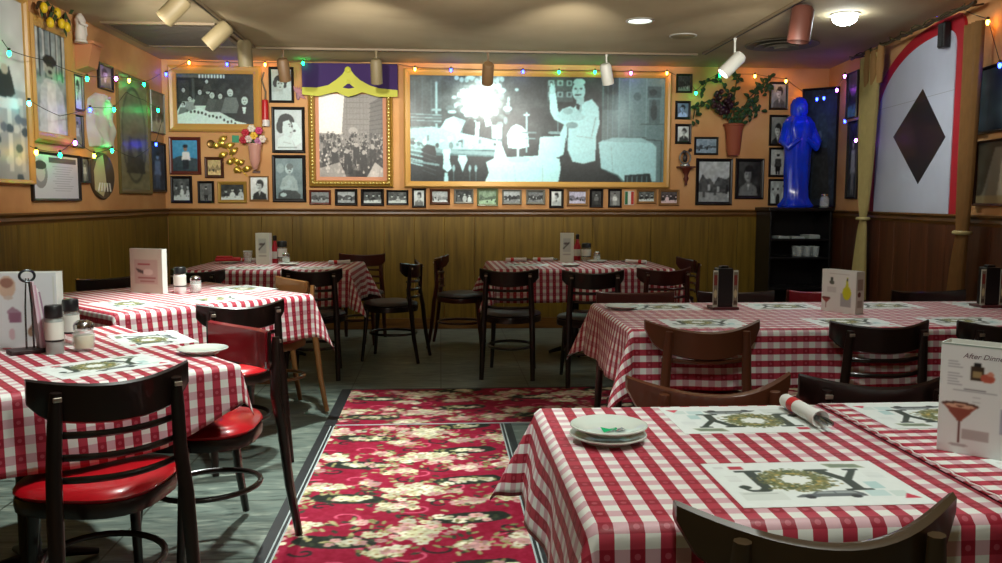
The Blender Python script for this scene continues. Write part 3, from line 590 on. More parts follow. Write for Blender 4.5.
for k in range(5): mb.tube([(-.28*w_+.13*w_*k, -.027, -.33*h_), (-.2*w_+.1*w_*k, -.027, -.15*h_)], .006, 6)
obj('ferns', mb, mat('plaster_white', (0, 0, 0)), t, True)

# ------------------------------------------------------------------ ornaments on the back wall
t = wallthing(BK, 234, 160, 'gold_leaf_ornament', 'gilded spray of metal leaves hung diagonally between the small frames', 'wall ornament')
gm = mat('gilt', (206, 170, 70), .28, metal=.7)
s_ = D/FPX; a0, a1 = Vector((-15*s_, -.02, 19*s_)), Vector((13*s_, -.02, -16*s_))
obj('stem', MB().tube([a0, a0.lerp(a1, .3)+Vector((.03, 0, .01)), a0.lerp(a1, .6)+Vector((-.02, 0, 0)), a1], .007, 6), gm, t, True)
def leafmb(o, ang, L_, W, up=.02):
    d = Vector((math.cos(ang), 0, math.sin(ang))); n_ = Vector((-math.sin(ang), 0, math.cos(ang))); y = Vector((0, -1, 0))
    pts = [o]; mb = MB(); k = 6; left = []; right = []; mid = []
    for i in range(k+1):
        f = i/k; ww = W*math.sin(PI*min(1, f*.95+.05))**.8
        c_ = o+d*L_*f+y*up*math.sin(PI*f); left.append(c_+n_*ww); right.append(c_-n_*ww); mid.append(c_+y*.008)
    vs = left+mid+right; m = k+1
    fs = [(i, i+1, m+i+1, m+i) for i in range(k)]+[(m+i, m+i+1, 2*m+i+1, 2*m+i) for i in range(k)]
    return mb.add(vs, fs)
for f, ang, L_ in ((.05, .6, .1), (.12, 3.4, .09), (.2, .3, .12), (.22, 2.0, .1), (.34, 3.6, .1), (.4, .7, .11), (.5, -.6, .09), (.55, 3.5, .08), (.66, .5, .08), (.72, -2.2, .08), (.82, .3, .1), (.8, 3.6, .05)):
    obj('leaf', leafmb(a0.lerp(a1, f), ang, L_, .026), gm, t, True)
t = wallthing(BK, 211, 144, 'brass_medallion', 'small round brass medallion left of the gilded leaves', 'medallion')
obj('disc', MB().lathe([(.038, 0), (.04, .006), (.034, .012), (.028, .008), (.0, .012)], n=28, mtx=Matrix.Rotation(PI/2, 4, 'X')), mat('brass_dark', (132, 100, 48), .35, metal=.6), t, True)
t = wallthing(BK, 235.5, 139, 'green_card', 'small square green card above the gilded leaves', 'card')
obj('sheet', MB().box(-.033, -.004, -.035, .033, 0, .035, .001), mat('green_paper', (30, 140, 96), .5), t)
t = wallthing(BK, 256.5, 172, 'wall_plaque', 'tiny brown name plaque under the pink wall vase', 'plaque')
obj('plate', MB().box(-.038, -.006, -.013, .038, 0, .013, .003), mat('plaque_brown', (92, 54, 28), .4), t)
t = wallthing(BK, 256, 150, 'wall_vase', 'pink ceramic wall pocket vase holding a bunch of flowers', 'wall vase')
pk = mat('pink_ceramic', (206, 150, 134), .35, coat=.3)
obj('vase_body', MB().lathe([(.0, -.2), (.02, -.19), (.035, -.15), (.05, -.1), (.055, -.03), (.062, .02), (.07, .05), (.058, .05), (.05, .02)], sy=.8, cy=-.06), pk, t, True)
obj('rim', MB().tube([(.066*math.cos(a), -.06+.053*math.sin(a), .05) for a in np.linspace(0, 2*PI, 20)[:-1]], .008, 6, closed=True), pk, t, True)
fl = [((190, 40, 60), -.08, .16), ((230, 220, 200), -.02, .2), ((236, 190, 60), .0, .13), ((200, 60, 110), .05, .18), ((230, 215, 200), .08, .1), ((180, 40, 60), -.1, .09), ((190, 120, 160), .04, .08), ((220, 200, 190), -.05, .1)]
for i, (c_, x, z) in enumerate(fl):
    mb = MB()
    for k in range(6): a = k*PI/3; mb.ball((x+.022*math.cos(a), -.09, z+.022*math.sin(a)), (.017, .012, .017), 8, 6)
    mb.ball((x, -.1, z), .013, 8, 6); obj('flower', mb, mat('petal_%d' % i, c_, .5), t, True)
mb = MB()
for k in range(9): mb.tube([(random.uniform(-.03, .03), -.06, .04), (random.uniform(-.1, .1), -.075, random.uniform(.08, .18))], .005, 5)
obj('stem', mb, mat('stem_green', (60, 90, 50), .6), t, True)
t = wallthing(BK, 266, 110, 'hanging_ornament', 'slim red and white hanging ornament between banquet photograph and portraits', 'ornament')
obj('body', MB().lathe([(.0, -.16), (.03, -.155), (.034, -.13), (.032, .05), (.028, .09), (.0, .1)], cy=-.04, n=18), mat('ornament_red', (190, 26, 30), .35), t, True)
obj('collar', MB().lathe([(.036, -.16), (.037, -.1), (.034, -.1)], cy=-.04, cx=.004, n=18), mat('ornament_white', (220, 214, 210), .4), t, True)
obj('hanger', MB().tube([(0, -.03, .1), (.004, -.02, .17), (-.03, -.015, .28), (-.01, -.01, .36)], .008, 6), mat('hanger_grey', (110, 100, 80), .5), t, True)
t = wallthing(BK, 297.8, 92, 'feather_mask', 'pinkish feathered mask tucked behind the topmost portrait', 'mask')
mb = MB(); fm = mat('feather_pink', (196, 140, 150), .7)
for k in range(7): obj('feather', leafmb(Vector((-.005, -.01, -.02)), 2.0-.42*k, .075 if 0 < k < 6 else .1, .012, .008), fm, t, True)
obj('face', MB().ball((.004, -.012, -.03), (.022, .01, .05)), mat('mask_mauve', (150, 110, 120), .5), t, True)
# purple valance with a yellow-green border
p, w, h, rz = wallrect(BK, 302, 64.5, 397.5, 97, .1); t = thing('valance_box', 'purple valance with yellow scalloped border above the gold frame', 'valance', (p.x, D, p.z), 0)
X = lambda px: (px/954-.5)*w
Z = lambda py: (.5-(py-70)/168)*h
pts_b = [(58, 190), (130, 192), (190, 178), (230, 150), (262, 122), (275, 100), (305, 100), (320, 122), (350, 150), (400, 178), (450, 192), (540, 200)]
sx = lambda a: ((a-58)/482-.5)*w
up = [(sx(a), Z(b)) for a, b in pts_b]
purple = MB().prism([(-w/2, h/2), (w/2, h/2)]+[(x, z-.005) for x, z in reversed([(sx(a), Z(b+14)) for a, b in pts_b])], -.10, -.085, 'y')
pm = mat('purple_velvet', (58, 34, 92), .85); obj('pelmet', purple, pm, t)
obj('pelmet_side', MB().box(-w/2, -.085, -h/2+.03, -w/2+.012, -.001, h/2), pm, t); obj('pelmet_side', MB().box(w/2-.012, -.085, -h/2+.03, w/2, -.001, h/2), pm, t)
obj('pelmet_top', MB().box(-w/2, -.1, h/2-.001, w/2, -.001, h/2+.01), pm, t)
low = [(540, 234), (500, 236), (440, 236), (390, 222), (360, 212), (330, 226), (290, 238), (255, 226), (232, 212), (190, 222), (140, 236), (58, 228)]
ym = mat('braid_yellow_green', (196, 196, 62), .6)
obj('border', MB().prism(up+[(sx(a), Z(b)) for a, b in low], -.108, -.098, 'y'), ym, t)
hole = [(262, 190), (292, 166), (322, 190), (292, 196)]
obj('cutout', MB().prism([(sx(a), Z(b)) for a, b in hole], -.1095, -.1078, 'y'), pm, t)
obj('finial', MB().lathe([(.026, 0), (.03, .006), (.02, .014), (0, .016)], n=20, mtx=Matrix.Translation((sx(290), -.108, Z(98))) @ Matrix.Rotation(PI/2, 4, 'X')), ym, t, True)
obj('finial', MB().lathe([(.018, 0), (.02, .005), (0, .012)], n=20, mtx=Matrix.Translation((sx(291), -.108, Z(160))) @ Matrix.Rotation(PI/2, 4, 'X')), ym, t, True)
# terracotta wall pocket with trailing greenery and grapes
t = wallthing(BK, 731, 140, 'wall_planter', 'terracotta wall pocket planter with trailing vine greenery beside the mural', 'wall planter')
tm = mat('terracotta', (150, 76, 46), .7)
obj('pot', MB().lathe([(.0, -.16), (.06, -.158), (.07, -.1), (.085, .08), (.098, .13), (.1, .15), (.09, .15), (.08, .1)], sy=.75, cy=-.08), tm, t, True)
obj('rim', MB().tube([(.1*math.cos(a), -.08+.075*math.sin(a), .145) for a in np.linspace(0, 2*PI, 20)[:-1]], .012, 6, closed=True), tm, t, True)
vm = mat('vine_green', (38, 70, 34), .55)
vines = [[(0, .14), (-.08, .3), (-.06, .45), (-.16, .6), (-.3, .56), (-.36, .42)], [(0, .14), (.05, .28), (.17, .36), (.24, .5), (.32, .52), (.3, .44)], [(0, .14), (-.02, .4), (.02, .6), (-.06, .66)], [(.02, .14), (.12, .24), (.22, .3), (.28, .28)], [(-.02, .14), (-.16, .3), (-.27, .38), (-.4, .3), (-.44, .14)], [(0, .14), (.13, .4), (.3, .56), (.42, .66)]]
for V in vines:
    P_ = [(x, -.09-.03*math.sin(i*2), z) for i, (x, z) in enumerate(V)]
    pp = []
    for i in range(len(P_)-1):
        for f in (0, .33, .66): pp.append(tuple(P_[i][k]*(1-f)+P_[i+1][k]*f for k in range(3)))
    st = obj('vine', MB().tube(pp, .007, 5), mat('vine_stem', (70, 66, 34), .7), t, True)
    mb = MB()
    for q in pp:
        for _ in range(2):
            l = leafmb(Vector(q)+Vector((random.uniform(-.02, .02), random.uniform(-.03, .01), random.uniform(-.02, .02))), random.uniform(0, 2*PI), random.uniform(.045, .075), .018); mb.add(l.v, l.f)
    o_ = obj('foliage', mb, vm, st, True)
mb = MB()
for k in range(46):
    a = random.uniform(0, 2*PI); b = math.acos(random.uniform(-1, 1)); r_ = .095
    mb.ball((-.14+r_*math.sin(b)*math.cos(a), -.13+.5*r_*math.sin(b)*math.sin(a), .36+1.15*r_*math.cos(b)), .026, 8, 6)
obj('grapes', mb, mat('grape_purple', (52, 26, 36), .3), t, True)
# small shelf with a silver figurine
t = wallthing(BK, 684.5, 171, 'bracket_shelf', 'small carved wooden bracket shelf beside the mural', 'shelf')
obj('shelf_board', MB().box(-.085, -.12, .03, .085, 0, .045, .004), mat('frame_redbrown', FCOL['redbrown'], .35), t)
obj('bracket', MB().lathe([(.0, -.15), (.015, -.14), (.012, -.11), (.03, -.08), (.018, -.05), (.035, -.01), (.06, .03)], cy=-.06, sy=.8, n=16), mat('frame_redbrown', (0, 0, 0)), t, True)
p = onwall(BK, 685, 166, .06); t = thing('figurine', 'small silver and black seated figurine on the bracket shelf', 'figurine', (p.x, p.y, onwall(BK, 684.5, 171).z+.0465), 0)
sm = mat('figurine_silver', (170, 176, 170), .25, metal=.6)
obj('base', MB().lathe([(.05, 0), (.05, .015), (.035, .025), (0, .03)], n=20), sm, t, True)
obj('ring', MB().tube([(.055*math.cos(a), 0, .085+.06*math.sin(a)) for a in np.linspace(0, 2*PI, 24)[:-1]], .008, 8, closed=True), sm, t, True)
obj('figure', MB().ball((0, 0, .08), (.025, .02, .045)).ball((-.01, 0, .14), .02).ball((.05, 0, .16), .018), mat('figurine_dark', (40, 36, 34), .4), t, True)

# ------------------------------------------------------------------ dark corner: cabinet, statue, leaning picture
blk = mat('cabinet_black', (18, 17, 18), .35)
ca = onwall(BK, 772, 290, .34); cb = onwall(BK, 835, 290, .34)
CY1, CY0 = D-.052, D-.42; cx0, cx1 = 3.2, 3.82
t = thing('corner_cabinet', 'black open-shelved cabinet standing in the dark corner under the blue statue', 'cabinet', ((cx0+cx1)/2, CY0, 0))
hw = (cx1-cx0)/2; dp = CY1-CY0; ct = 1.19
obj('body', MB().box(-hw, dp-.02, .05, hw, dp, ct), blk, t)
for s in (-1, 1): obj('side_panel', MB().box(s*hw-(.02 if s > 0 else 0), 0, 0, s*hw+(.02 if s < 0 else 0), dp-.0205, ct-.001, .003), blk, t)
obj('top', MB().box(-hw-.02, -.02, ct, hw+.02, dp, ct+.035, .008), blk, t)
for z in (.06, .42, .72, .9): obj('shelf', MB().box(-hw+.0205, .005, z, hw-.0205, dp-.021, z+.02, .003), blk, t)
px = (cx0+cx1)/2; TP = ct+.036
papm = mat('paper_blue_grey', (176, 190, 186), .6)
for i, (x, a, w_, h_) in enumerate(((-.13, .1, .12, .012), (.0, -.1, .13, .01), (.13, .12, .11, .02))):
    t = thing('paper_stack', ['pale stack of folded papers on the cabinet shelf, at its left end', 'wide pale sheaf of papers in the middle of the cabinet shelf', 'thick wad of pale papers at the curtain side of the cabinet shelf'][i], 'papers', (px+x*1.2, CY0+.14, .9215), a*.5)
    obj('sheets', MB().box(-w_*.5, -.1, 0, w_*.5, .1, h_*1.6, .001), papm, t); obj('top_sheet', MB().box(-w_*.4, -.09, h_*1.6+.0005, w_*.45, .08, h_*1.6+.004), mat('paper_white', (206, 210, 204), .6), t)
for i in range(6):
    j, k = i % 2, i//2
    t = thing('tumbler_stack' if False else 'drinking_glass', 'clear tumbler on the lower cabinet shelf, %s' % ['front row nearest the left panel', 'back row nearest the left panel', 'front row in the middle', 'back row in the middle', 'front row by the curtain', 'back row by the curtain'][i], 'glass', (px+.02+.085*k, CY0+.07+.1*j, .7415), 0, 'tumblers in the corner cabinet')
    gl = mat('clear_glass', (235, 245, 245), .05, trans=.85)
    obj('glass_body', MB().lathe([(.026, 0), (.034, .1), (.031, .1), (.024, .01), (0, .01)], n=18), gl, t, True)
    obj('rim', MB().tube([(.0325*math.cos(a), .0325*math.sin(a), .101) for a in np.linspace(0, 2*PI, 18)[:-1]], .0022, 5, closed=True), mat('glass_rim', (210, 225, 220), .1), t, True)
# robed statue
sb = aty(795, 203, D-.24)
t = thing('robed_statue', 'tall glossy blue robed statue standing on the black corner cabinet', 'statue', (sb.x, D-.26, TP), 0)
bl = mat('statue_blue', (10, 62, 232), .22, coat=.6, noise=(9, .35))
def robe():
    mb = MB(); n = 48; prof = [(.155, 0), (.165, .02), (.14, .05), (.115, .1), (.11, .2), (.115, .35), (.12, .5), (.135, .64), (.15, .74), (.14, .82), (.1, .88), (.055, .91), (.0, .915)]
    vs = []
    for j, (r, z) in enumerate(prof):
        for k in range(n):
            a = 2*PI*k/n; rr = r*(1+.07*math.sin(a*7+z*5)*min(1, r*10)+.03*math.sin(a*13-z*9)); vs.append((rr*math.cos(a)*1.05, rr*math.sin(a)*.8, z))
    fs = [(j*n+k, j*n+(k+1) % n, (j+1)*n+(k+1) % n, (j+1)*n+k) for j in range(len(prof)-1) for k in range(n)]
    fs.append(tuple(range(n-1, -1, -1))); return mb.add(vs, fs)
obj('robe', robe(), bl, t, True)
obj('hood', MB().lathe([(.07, .87), (.085, .93), (.085, 1.0), (.065, 1.05), (.03, 1.075), (0, 1.08)], n=24, sy=.9), bl, t, True)
obj('face', MB().ball((0, -.045, .965), (.05, .045, .062)).ball((0, -.092, .96), (.01, .012, .016)), mat('statue_blue_light', (50, 90, 220), .25), t, True)
for s in (-1, 1): obj('arm', MB().tube([(s*.13, -.01, .78), (s*.175, -.05, .64), (s*.14, -.11, .58), (s*.04, -.13, .66)], [.04, .042, .034, .02], 12), bl, t, True)
# big dark leaning picture beside the statue
c = Cv(60, 130, (14, 32, 50)).noise(.16, 9, 3); c.glow(.6, .25, .3, .2, (50, 80, 110), .6); c.ell(.55, .4, .2, .2, (36, 60, 74)); c.ell(.5, .4, .06, .05, (84, 110, 124)); c.poly([(.3, .95), (.35, .5), (.75, .5), (.85, .95)], (18, 26, 28)); c.noise(.12, 3, 5).blur(1)
lp0, lp1 = aty(801, 150, D-.1), aty(838, 150, D-.33)
zc0, zc1 = TP+.002, aty(825, 88, D-.2).z
t = thing('leaning_picture', 'large dark blue picture leaning in the corner behind the blue statue', 'picture', ((lp0.x+lp1.x)/2, (lp0.y+lp1.y)/2, (zc0+zc1)/2), math.atan2(lp1.y-lp0.y, lp1.x-lp0.x))
w_ = (lp1-lp0).length; h_ = zc1-zc0
obj('frame', ring_mb(w_, h_, .022, .03), mat('frame_black', (0, 0, 0)), t); obj('backing', MB().box(-w_/2+.02, -.006, -h_/2+.02, w_/2-.02, -.001, h_/2-.02), mat('picture_backing', (0, 0, 0)), t)
picture('print', c, w_-.044, h_-.044, t, y=-.0075)
t = thing('glass_jar', 'squat clear jar on the cabinet top in front of the leaning picture', 'jar', (cx1-.06, CY0+.05, TP))
obj('jar_body', MB().lathe([(.04, 0), (.046, .02), (.044, .09), (.03, .11), (.028, .11), (.04, .085), (.04, .01), (0, .01)], n=20), mat('clear_glass', (0, 0, 0)), t, True)
obj('lid', MB().lathe([(.032, .11), (.032, .13), (.0, .132)], n=20), mat('chrome', (200, 200, 200), .2, metal=1), t, True)

# ------------------------------------------------------------------ right wall
RW = 'right'
framed(RW, 848.5, 72, 859, 118, 'black', 1.6, p_scene(70, 70, 60, (.7, 1.1, .9), w=20, h=40), 'narrow black frame high on the orange strip left of the tied curtain')
framed(RW, 848.5, 121, 859, 199, 'black', 2.0, p_figure(71, bg=60, body=180, w=20, h=60), 'tall narrow black frame with a pale figure, low on the strip beside the gold curtain')
c = Cv(40, 60, (30, 44, 60)).noise(.2, 8, 3); c.glow(.8, .6, .3, .4, (150, 190, 200), .8); c.ell(.75, .5, .15, .12, (190, 205, 205)); c.blur(1)
framed(RW, 978, 62, 1030, 131, 'black', 3, c, 'black-framed dim blue picture beyond the far curtain, upper of two', dep=.03)
c = Cv(50, 60, (70, 58, 40)).noise(.12, 9, 4); c.poly([(.0, 1), (.15, .8), (.35, .1), (.7, .1), (.8, 1)], (128, 120, 104)); c.poly([(.5, .3), (.8, .3), (.9, 1), (.4, 1)], (170, 160, 140)); c.rect(0, .86, 1, 1, (160, 140, 100)); c.blur(1)
framed(RW, 977, 138, 1032, 206, 'brown', 2.5, c, 'brown-framed sepia picture beyond the far curtain, lower of two', dep=.03)
# arched panel with the black diamond
O_, r_, n_, rz_ = WALL[RW]
a = onwall(RW, 874, 160); b = onwall(RW, 961, 160); pw = (b-a).length; pc = (a+b)/2; zb = RAIL+.001
ztop = min(CEIL-.03, onwall(RW, 915, 24).z)
t = thing('arched_panel', 'white arched panel with red border and black diamond between the curtains', 'wall panel', (pc.x, pc.y, zb), rz_)
H_ = ztop-zb
def arch(w, h, n=24):
    s = h-min(h*.42, w*.75); pts = [(-w/2, 0), (w/2, 0), (w/2, h-.12)]
    for k in range(1, 6): a = PI/2*k/6; pts.append((w/2-.12+.12*math.cos(a), h-.12+.12*math.sin(a)))
    for k in range(0, n): a = PI/2+PI/2*k/n; pts.append((w*.28+w*.78*math.cos(a), s+(h-s)*math.sin(a)))
    return pts+[(-w/2, s)]
obj('border', MB().prism(arch(pw, H_), -.02, -.001, 'y'), mat('panel_red', (170, 16, 36), .5), t)
obj('panel', MB().prism(arch(pw-.2, H_-.1), -.026, -.0195, 'y'), mat('panel_white', (188, 194, 212), .55, noise=(5, .08)), t)
O2, rr_ = pc, r_
def pl(x, y):
    q = onwall(RW, x, y, .026); return ((q-pc).dot(r_), q.z-zb)
obj('diamond', MB().prism([pl(893.5, 137), pl(918, 184), pl(945.5, 137), pl(923, 89)], -.029, -.0258, 'y'), mat('diamond_black', (12, 12, 18), .3, coat=.3), t)
obj('seam', MB().box(-pw/2+.09, -.0268, H_*.62, pw/2-.09, -.0258, H_*.62+.004), mat('panel_seam', (150, 154, 166), .6), t)
p = onwall(RW, 948, 35, .03); t = thing('wall_speaker', 'small black speaker box mounted high on the white arched panel', 'speaker', p, rz_)
obj('case', MB().box(-.045, -.05, -.09, .045, .0, .085, .008), blk, t); obj('grille', MB().box(-.038, -.056, -.082, .038, -.0505, .077, .004), mat('grille_black', (30, 30, 32), .8), t)
# curtains
cm = mat('curtain_gold', (164, 148, 92), .75, noise=(14, .2)); cm2 = mat('curtain_brown', (150, 112, 62), .75, noise=(14, .2))
def curtain(name, x, top, tie, bot, wt, wb, m, label, folds=5):
    q = onwall(RW, x, tie, .12); z0 = onwall(RW, x, bot, .12).z if bot else .05; zt = min(CEIL-.1, onwall(RW, x, top, .12).z); zk = q.z
    t = thing(name, label, 'curtain', (q.x, q.y, 0), rz_)
    def sheet(za, zb_, wa, wb_, sh):
        mb = MB(); nz = 14; nx = folds*8
        outer = []; inner = []
        for j in range(nz+1):
            f = j/nz; z = za+(zb_-za)*f; w = wa+(wb_-wa)*f**.6; off = sh*math.sin(PI*f*.5)
            for side, dst in ((1, outer), (-1, inner)):
                for i in range(nx+1):
                    u = i/nx; dst.append((off+(u-.5)*w, -.03*math.sin(u*folds*2*PI)*min(1, w/wb if wb else 1)*.8-side*.003, z))
        vs = outer+inner; n = len(outer); W = nx+1; fs = []
        for j in range(nz):
            for i in range(nx):
                fs.append((j*W+i, j*W+i+1, (j+1)*W+i+1, (j+1)*W+i)); fs.append((n+j*W+i, n+(j+1)*W+i, n+(j+1)*W+i+1, n+j*W+i+1))
        for j in range(nz):
            fs.append((j*W, (j+1)*W, n+(j+1)*W, n+j*W)); fs.append((j*W+nx, n+j*W+nx, n+(j+1)*W+nx, (j+1)*W+nx))
        for i in range(nx):
            fs.append((i, n+i, n+i+1, i+1)); fs.append((nz*W+i, nz*W+i+1, n+nz*W+i+1, n+nz*W+i))
        return mb.add(vs, fs)
    obj('upper_drape', sheet(zk, zt, .11, wt, .02), m, t, True)
    obj('lower_drape', sheet(zk-.015, z0, .10, wb, -.05), m, t, True)
    obj('tieback', MB().tube([(.062*math.cos(a), .045*math.sin(a), zk-.005) for a in np.linspace(0, 2*PI, 20)[:-1]], .014, 8, closed=True), mat('tieback_cream', (190, 176, 120), .6), t, True)
curtain('tied_curtain', 863, 58, 218, 300, .38, .28, cm, 'olive-gold curtain tied at rail height left of the arched panel')
curtain('tied_curtain', 962, 28, 232, 300, .19, .16, cm2, 'brown curtain tied below the rail right of the arched panel', 4)
# rod with twisted vine between the curtains
ra, rb = onwall(RW, 852, 50, .12), onwall(RW, 975, 10, .12); ra.z = rb.z = CEIL-.06
t = thing('curtain_rod', 'dark twisted rod across the tops of the two curtains', 'curtain rod', ra, rz_)
L_ = (rb-ra).length
obj('rod', MB().tube([(x, 0, .006*math.sin(x*20)) for x in np.linspace(0, L_, 20)], .013, 8), mat('twig_dark', (0, 0, 0)), t, True)
for k in (0, 4): obj('bracket', MB().tube([(.05+L_*.23*k, 0, 0), (.05+L_*.23*k, .06, .01), (.05+L_*.23*k, .115, .02)], .006, 6), mat('twig_dark', (0, 0, 0)), t, True)
obj('vine', MB().tube([(x, -.02+.02*math.sin(x*31), .02*math.cos(x*27)) for x in np.linspace(0, L_, 60)], .005, 5), mat('vine_stem', (0, 0, 0)), t, True)
for i, x in enumerate((.42, .56, .7)):
    mb = MB()
    for k in range(2): mb.tube([(x+.03*k, -.012, 0), (x+.04*k+.01, -.02, -.16), (x+.03*k-.01, -.012, -.3)], [.02, .026, .016], 8, flat=.5)
    obj('scarf', mb, mat('curtain_brown', (0, 0, 0)), t, True)

# ------------------------------------------------------------------ ceiling fittings
cream = mat('fitting_cream', (134, 120, 88), .55); creamw = mat('fitting_white', (206, 206, 196), .45); cream_shaded = mat('fitting_cream_shaded', (116, 88, 58), .5); pinkf = mat('fitting_rose', (88, 50, 40), .5)  # the brown is cream with its unlit side put into the colour
trm = mat('track_metal', (124, 106, 80), .45)
def track(a, b, label):
    a, b = Vector(a), Vector(b); L = (b-a).length; t = thing('lighting_track', label, 'lighting track', a, math.atan2(b.y-a.y, b.x-a.x))
    obj('rail', MB().box(0, -.018, -.022, L, .018, -.001, .003), trm, t); obj('slot', MB().box(.02, -.006, -.0235, L-.02, .006, -.0222), mat('track_slot', (50, 44, 36), .6), t)
    for x in (0, L): obj('end_cap', MB().box(x-.012, -.02, -.024, x+.012, .02, 0, .003), trm, t)
track((-1.62, 5.2, CEIL), (-1.62, 7.76, CEIL), 'ceiling lighting track running towards the viewer on the left side of the room')
track((-1.58, 7.82, CEIL), (2.32, 7.82, CEIL), 'long ceiling lighting track parallel to the picture wall')
track((2.38, 7.76, CEIL), (2.38, 5.2, CEIL), 'ceiling lighting track running towards the viewer on the side of the curtains')
def head(x, y, aim, m, label, drop=.1, L=.19, r=.052, lit=None, power=0, size=1.2, blend=.8):
    """track lamp: stem, yoke, cylinder pointing along aim"""
    t = thing('track_lamp', label, 'track light', (x, y, CEIL-.0245), 0, 'track lamps')
    d = Vector(aim).normalized(); c0 = Vector((0, 0, -drop-.03))
    obj('stem', MB().tube([(0, 0, 0), (0, 0, -.02), (0, 0, -drop)], [.016, .008, .008], 10), m, t, True)
    q = Vector((0, 0, 1)).rotation_difference(d).to_matrix().to_4x4(); M = Matrix.Translation(c0) @ q
    obj('housing', MB().lathe([(.0, -L*.4), (r*.75, -L*.38), (r, -L*.28), (r, L*.6), (r*.9, L*.6), (r*.86, L*.3), (0, L*.28)], n=24, mtx=M), m, t, True)
    em = mat('lamp_face_lit', (255, 250, 235), .5, emit=lit) if lit else mat('lamp_face', (160, 150, 130), .4)
    obj('bulb', MB().lathe([(0, L*.31), (r*.7, L*.33), (r*.6, L*.42), (0, L*.47)], n=20, mtx=M), em, t, True)
    if power:
        l = bpy.data.lights.new('track_beam', 'SPOT'); l.energy = power; l.spot_size = size; l.spot_blend = blend; l.shadow_soft_size = .035; l.color = LC
        lo = bpy.data.objects.new('track_beam', l); C.objects.link(lo); lo.parent = t
        lo.matrix_local = Matrix.Translation(c0+d*(L*.6+.03)) @ Vector((0, 0, -1)).rotation_difference(d).to_matrix().to_4x4()
    return t
LC = (1.0, .97, .86)
yw = Vector((0, 1, -.55))
head(-1.66, 5.72, (-.75, .1, -.7), cream, 'cream track lamp nearest the viewer on the left-side track', lit=14, power=7, drop=.06, L=.2, r=.06)
head(-1.62, 6.65, (-.7, -.1, -.7), cream, 'cream tilted track lamp, middle one of the left-side track', drop=.05, L=.22, r=.062, lit=14, power=7)
head(-1.62, 7.45, (.02, .1, -1), cream, 'cream upright track lamp at the far end of the left-side track', drop=.04, L=.22, r=.06, lit=14, power=7)
head(-1.37, 7.82, (.05, .45, -1), cream_shaded, 'brown-shaded cream track lamp hanging in front of the topmost woman portrait', drop=.12, lit=14, power=7, L=.2)
head(-.56, 7.82, (0, .4, -1), cream, 'cream track lamp hanging in front of the purple valance', drop=.12, lit=14, power=7, L=.22)
head(.43, 7.82, (-.0, .9, -.8), cream_shaded, 'brown-shaded cream track lamp hanging over the bright glare on the mural', drop=.13, size=2.6, power=46, lit=14, L=.22)
head(1.5, 7.82, (.25, .35, -1), creamw, 'pale tilted track lamp hanging in front of the waiter in the mural', drop=.12, lit=14, power=7, L=.19)
head(2.38, 6.95, (-.62, .0, -.62), creamw, 'white tilted track lamp on the track near the curtains', drop=.16, L=.22, r=.055, lit=14, power=0)
head(2.42, 5.75, (-.12, 0, -1), pinkf, 'rose-brown upright track lamp nearest the viewer on the track near the curtains', drop=.07, L=.24, r=.075)
# recessed and round ceiling fittings
def downlight(x, y, r, e, label, m=None):
    t = thing('downlight', label, 'downlight', (x, y, CEIL), 0)
    obj('trim_ring', MB().lathe([(r*.82, -.001), (r, -.001), (r*1.02, -.008), (r*.84, -.012), (r*.82, -.001)], n=32), creamw, t, True)
    obj('lens', MB().lathe([(0, -.006), (r*.8, -.004), (r*.8, -.002), (0, -.002)], n=32), mat('downlight_%d' % e, (235, 250, 245), .4, emit=e), t, True); return t
p = atz(640, 20, CEIL); downlight(p.x, p.y, .105, 3, 'dim recessed downlight in the middle of the ceiling')
p = atz(683, 35.5, CEIL); t = thing('ceiling_disc', 'small flat unlit disc on the ceiling behind the dim downlight', 'ceiling fitting', (p.x, p.y, CEIL), 0)
obj('disc', MB().lathe([(.1, -.001), (.1, -.008), (.085, -.014), (0, -.014)], n=32), cream, t, True); obj('rim', MB().lathe([(.1, -.001), (.112, -.001), (.112, -.006), (.1, -.008)], n=32), creamw, t, True)
p = atz(845, 14, CEIL); bright = (p.x, p.y); BD = downlight(p.x, p.y, .1, 30, 'dazzling white bare-bulbed downlight near the curtains')
obj('bulb', MB().ball((0, 0, -.03), (.085, .085, .05), 24, 12), mat('bulb_dazzling', (245, 255, 255), .4, emit=40), BD, True)
p = atz(782, 43, CEIL); t = thing('round_air_diffuser', 'large round air diffuser in the ceiling near the corner', 'air vent', (p.x, p.y, CEIL), 0)
for i, r in enumerate((.3, .22, .14)): obj('louvre_ring', MB().lathe([(r-.05, -.004-.012*i), (r, -.02-.012*i), (r+.005, -.016-.012*i), (r-.045, -.001)], n=36), mat('diffuser_grey', (110, 104, 90), .5), t, True)
obj('hub', MB().lathe([(.07, -.03), (.06, -.05), (0, -.055)], n=24), mat('diffuser_grey', (0, 0, 0)), t, True)
q0, q1 = atz(130, 31, CEIL), atz(222, 44, CEIL)
t = thing('ceiling_vent', 'dark rectangular air return grille in the ceiling on the left side', 'air vent', (-2.12, 7.3, CEIL), 0)
obj('frame', MB().box(-.42, -.5, -.02, .42, -.46, -.001).box(-.42, .46, -.02, .42, .5, -.001).box(-.42, -.46, -.02, -.38, .46, -.001).box(.38, -.46, -.02, .42, .46, -.001), trm, t)
mb = MB()
for k in range(18): mb.box(-.378, -.45+k*.05, -.018, .378, -.43+k*.05, -.006)
obj('louvres', mb, mat('vent_dark', (66, 56, 42), .6), t); obj('duct_opening', MB().box(-.38, -.46, -.004, .38, .46, -.001), mat('duct_black', (12, 11, 10), .9), t)

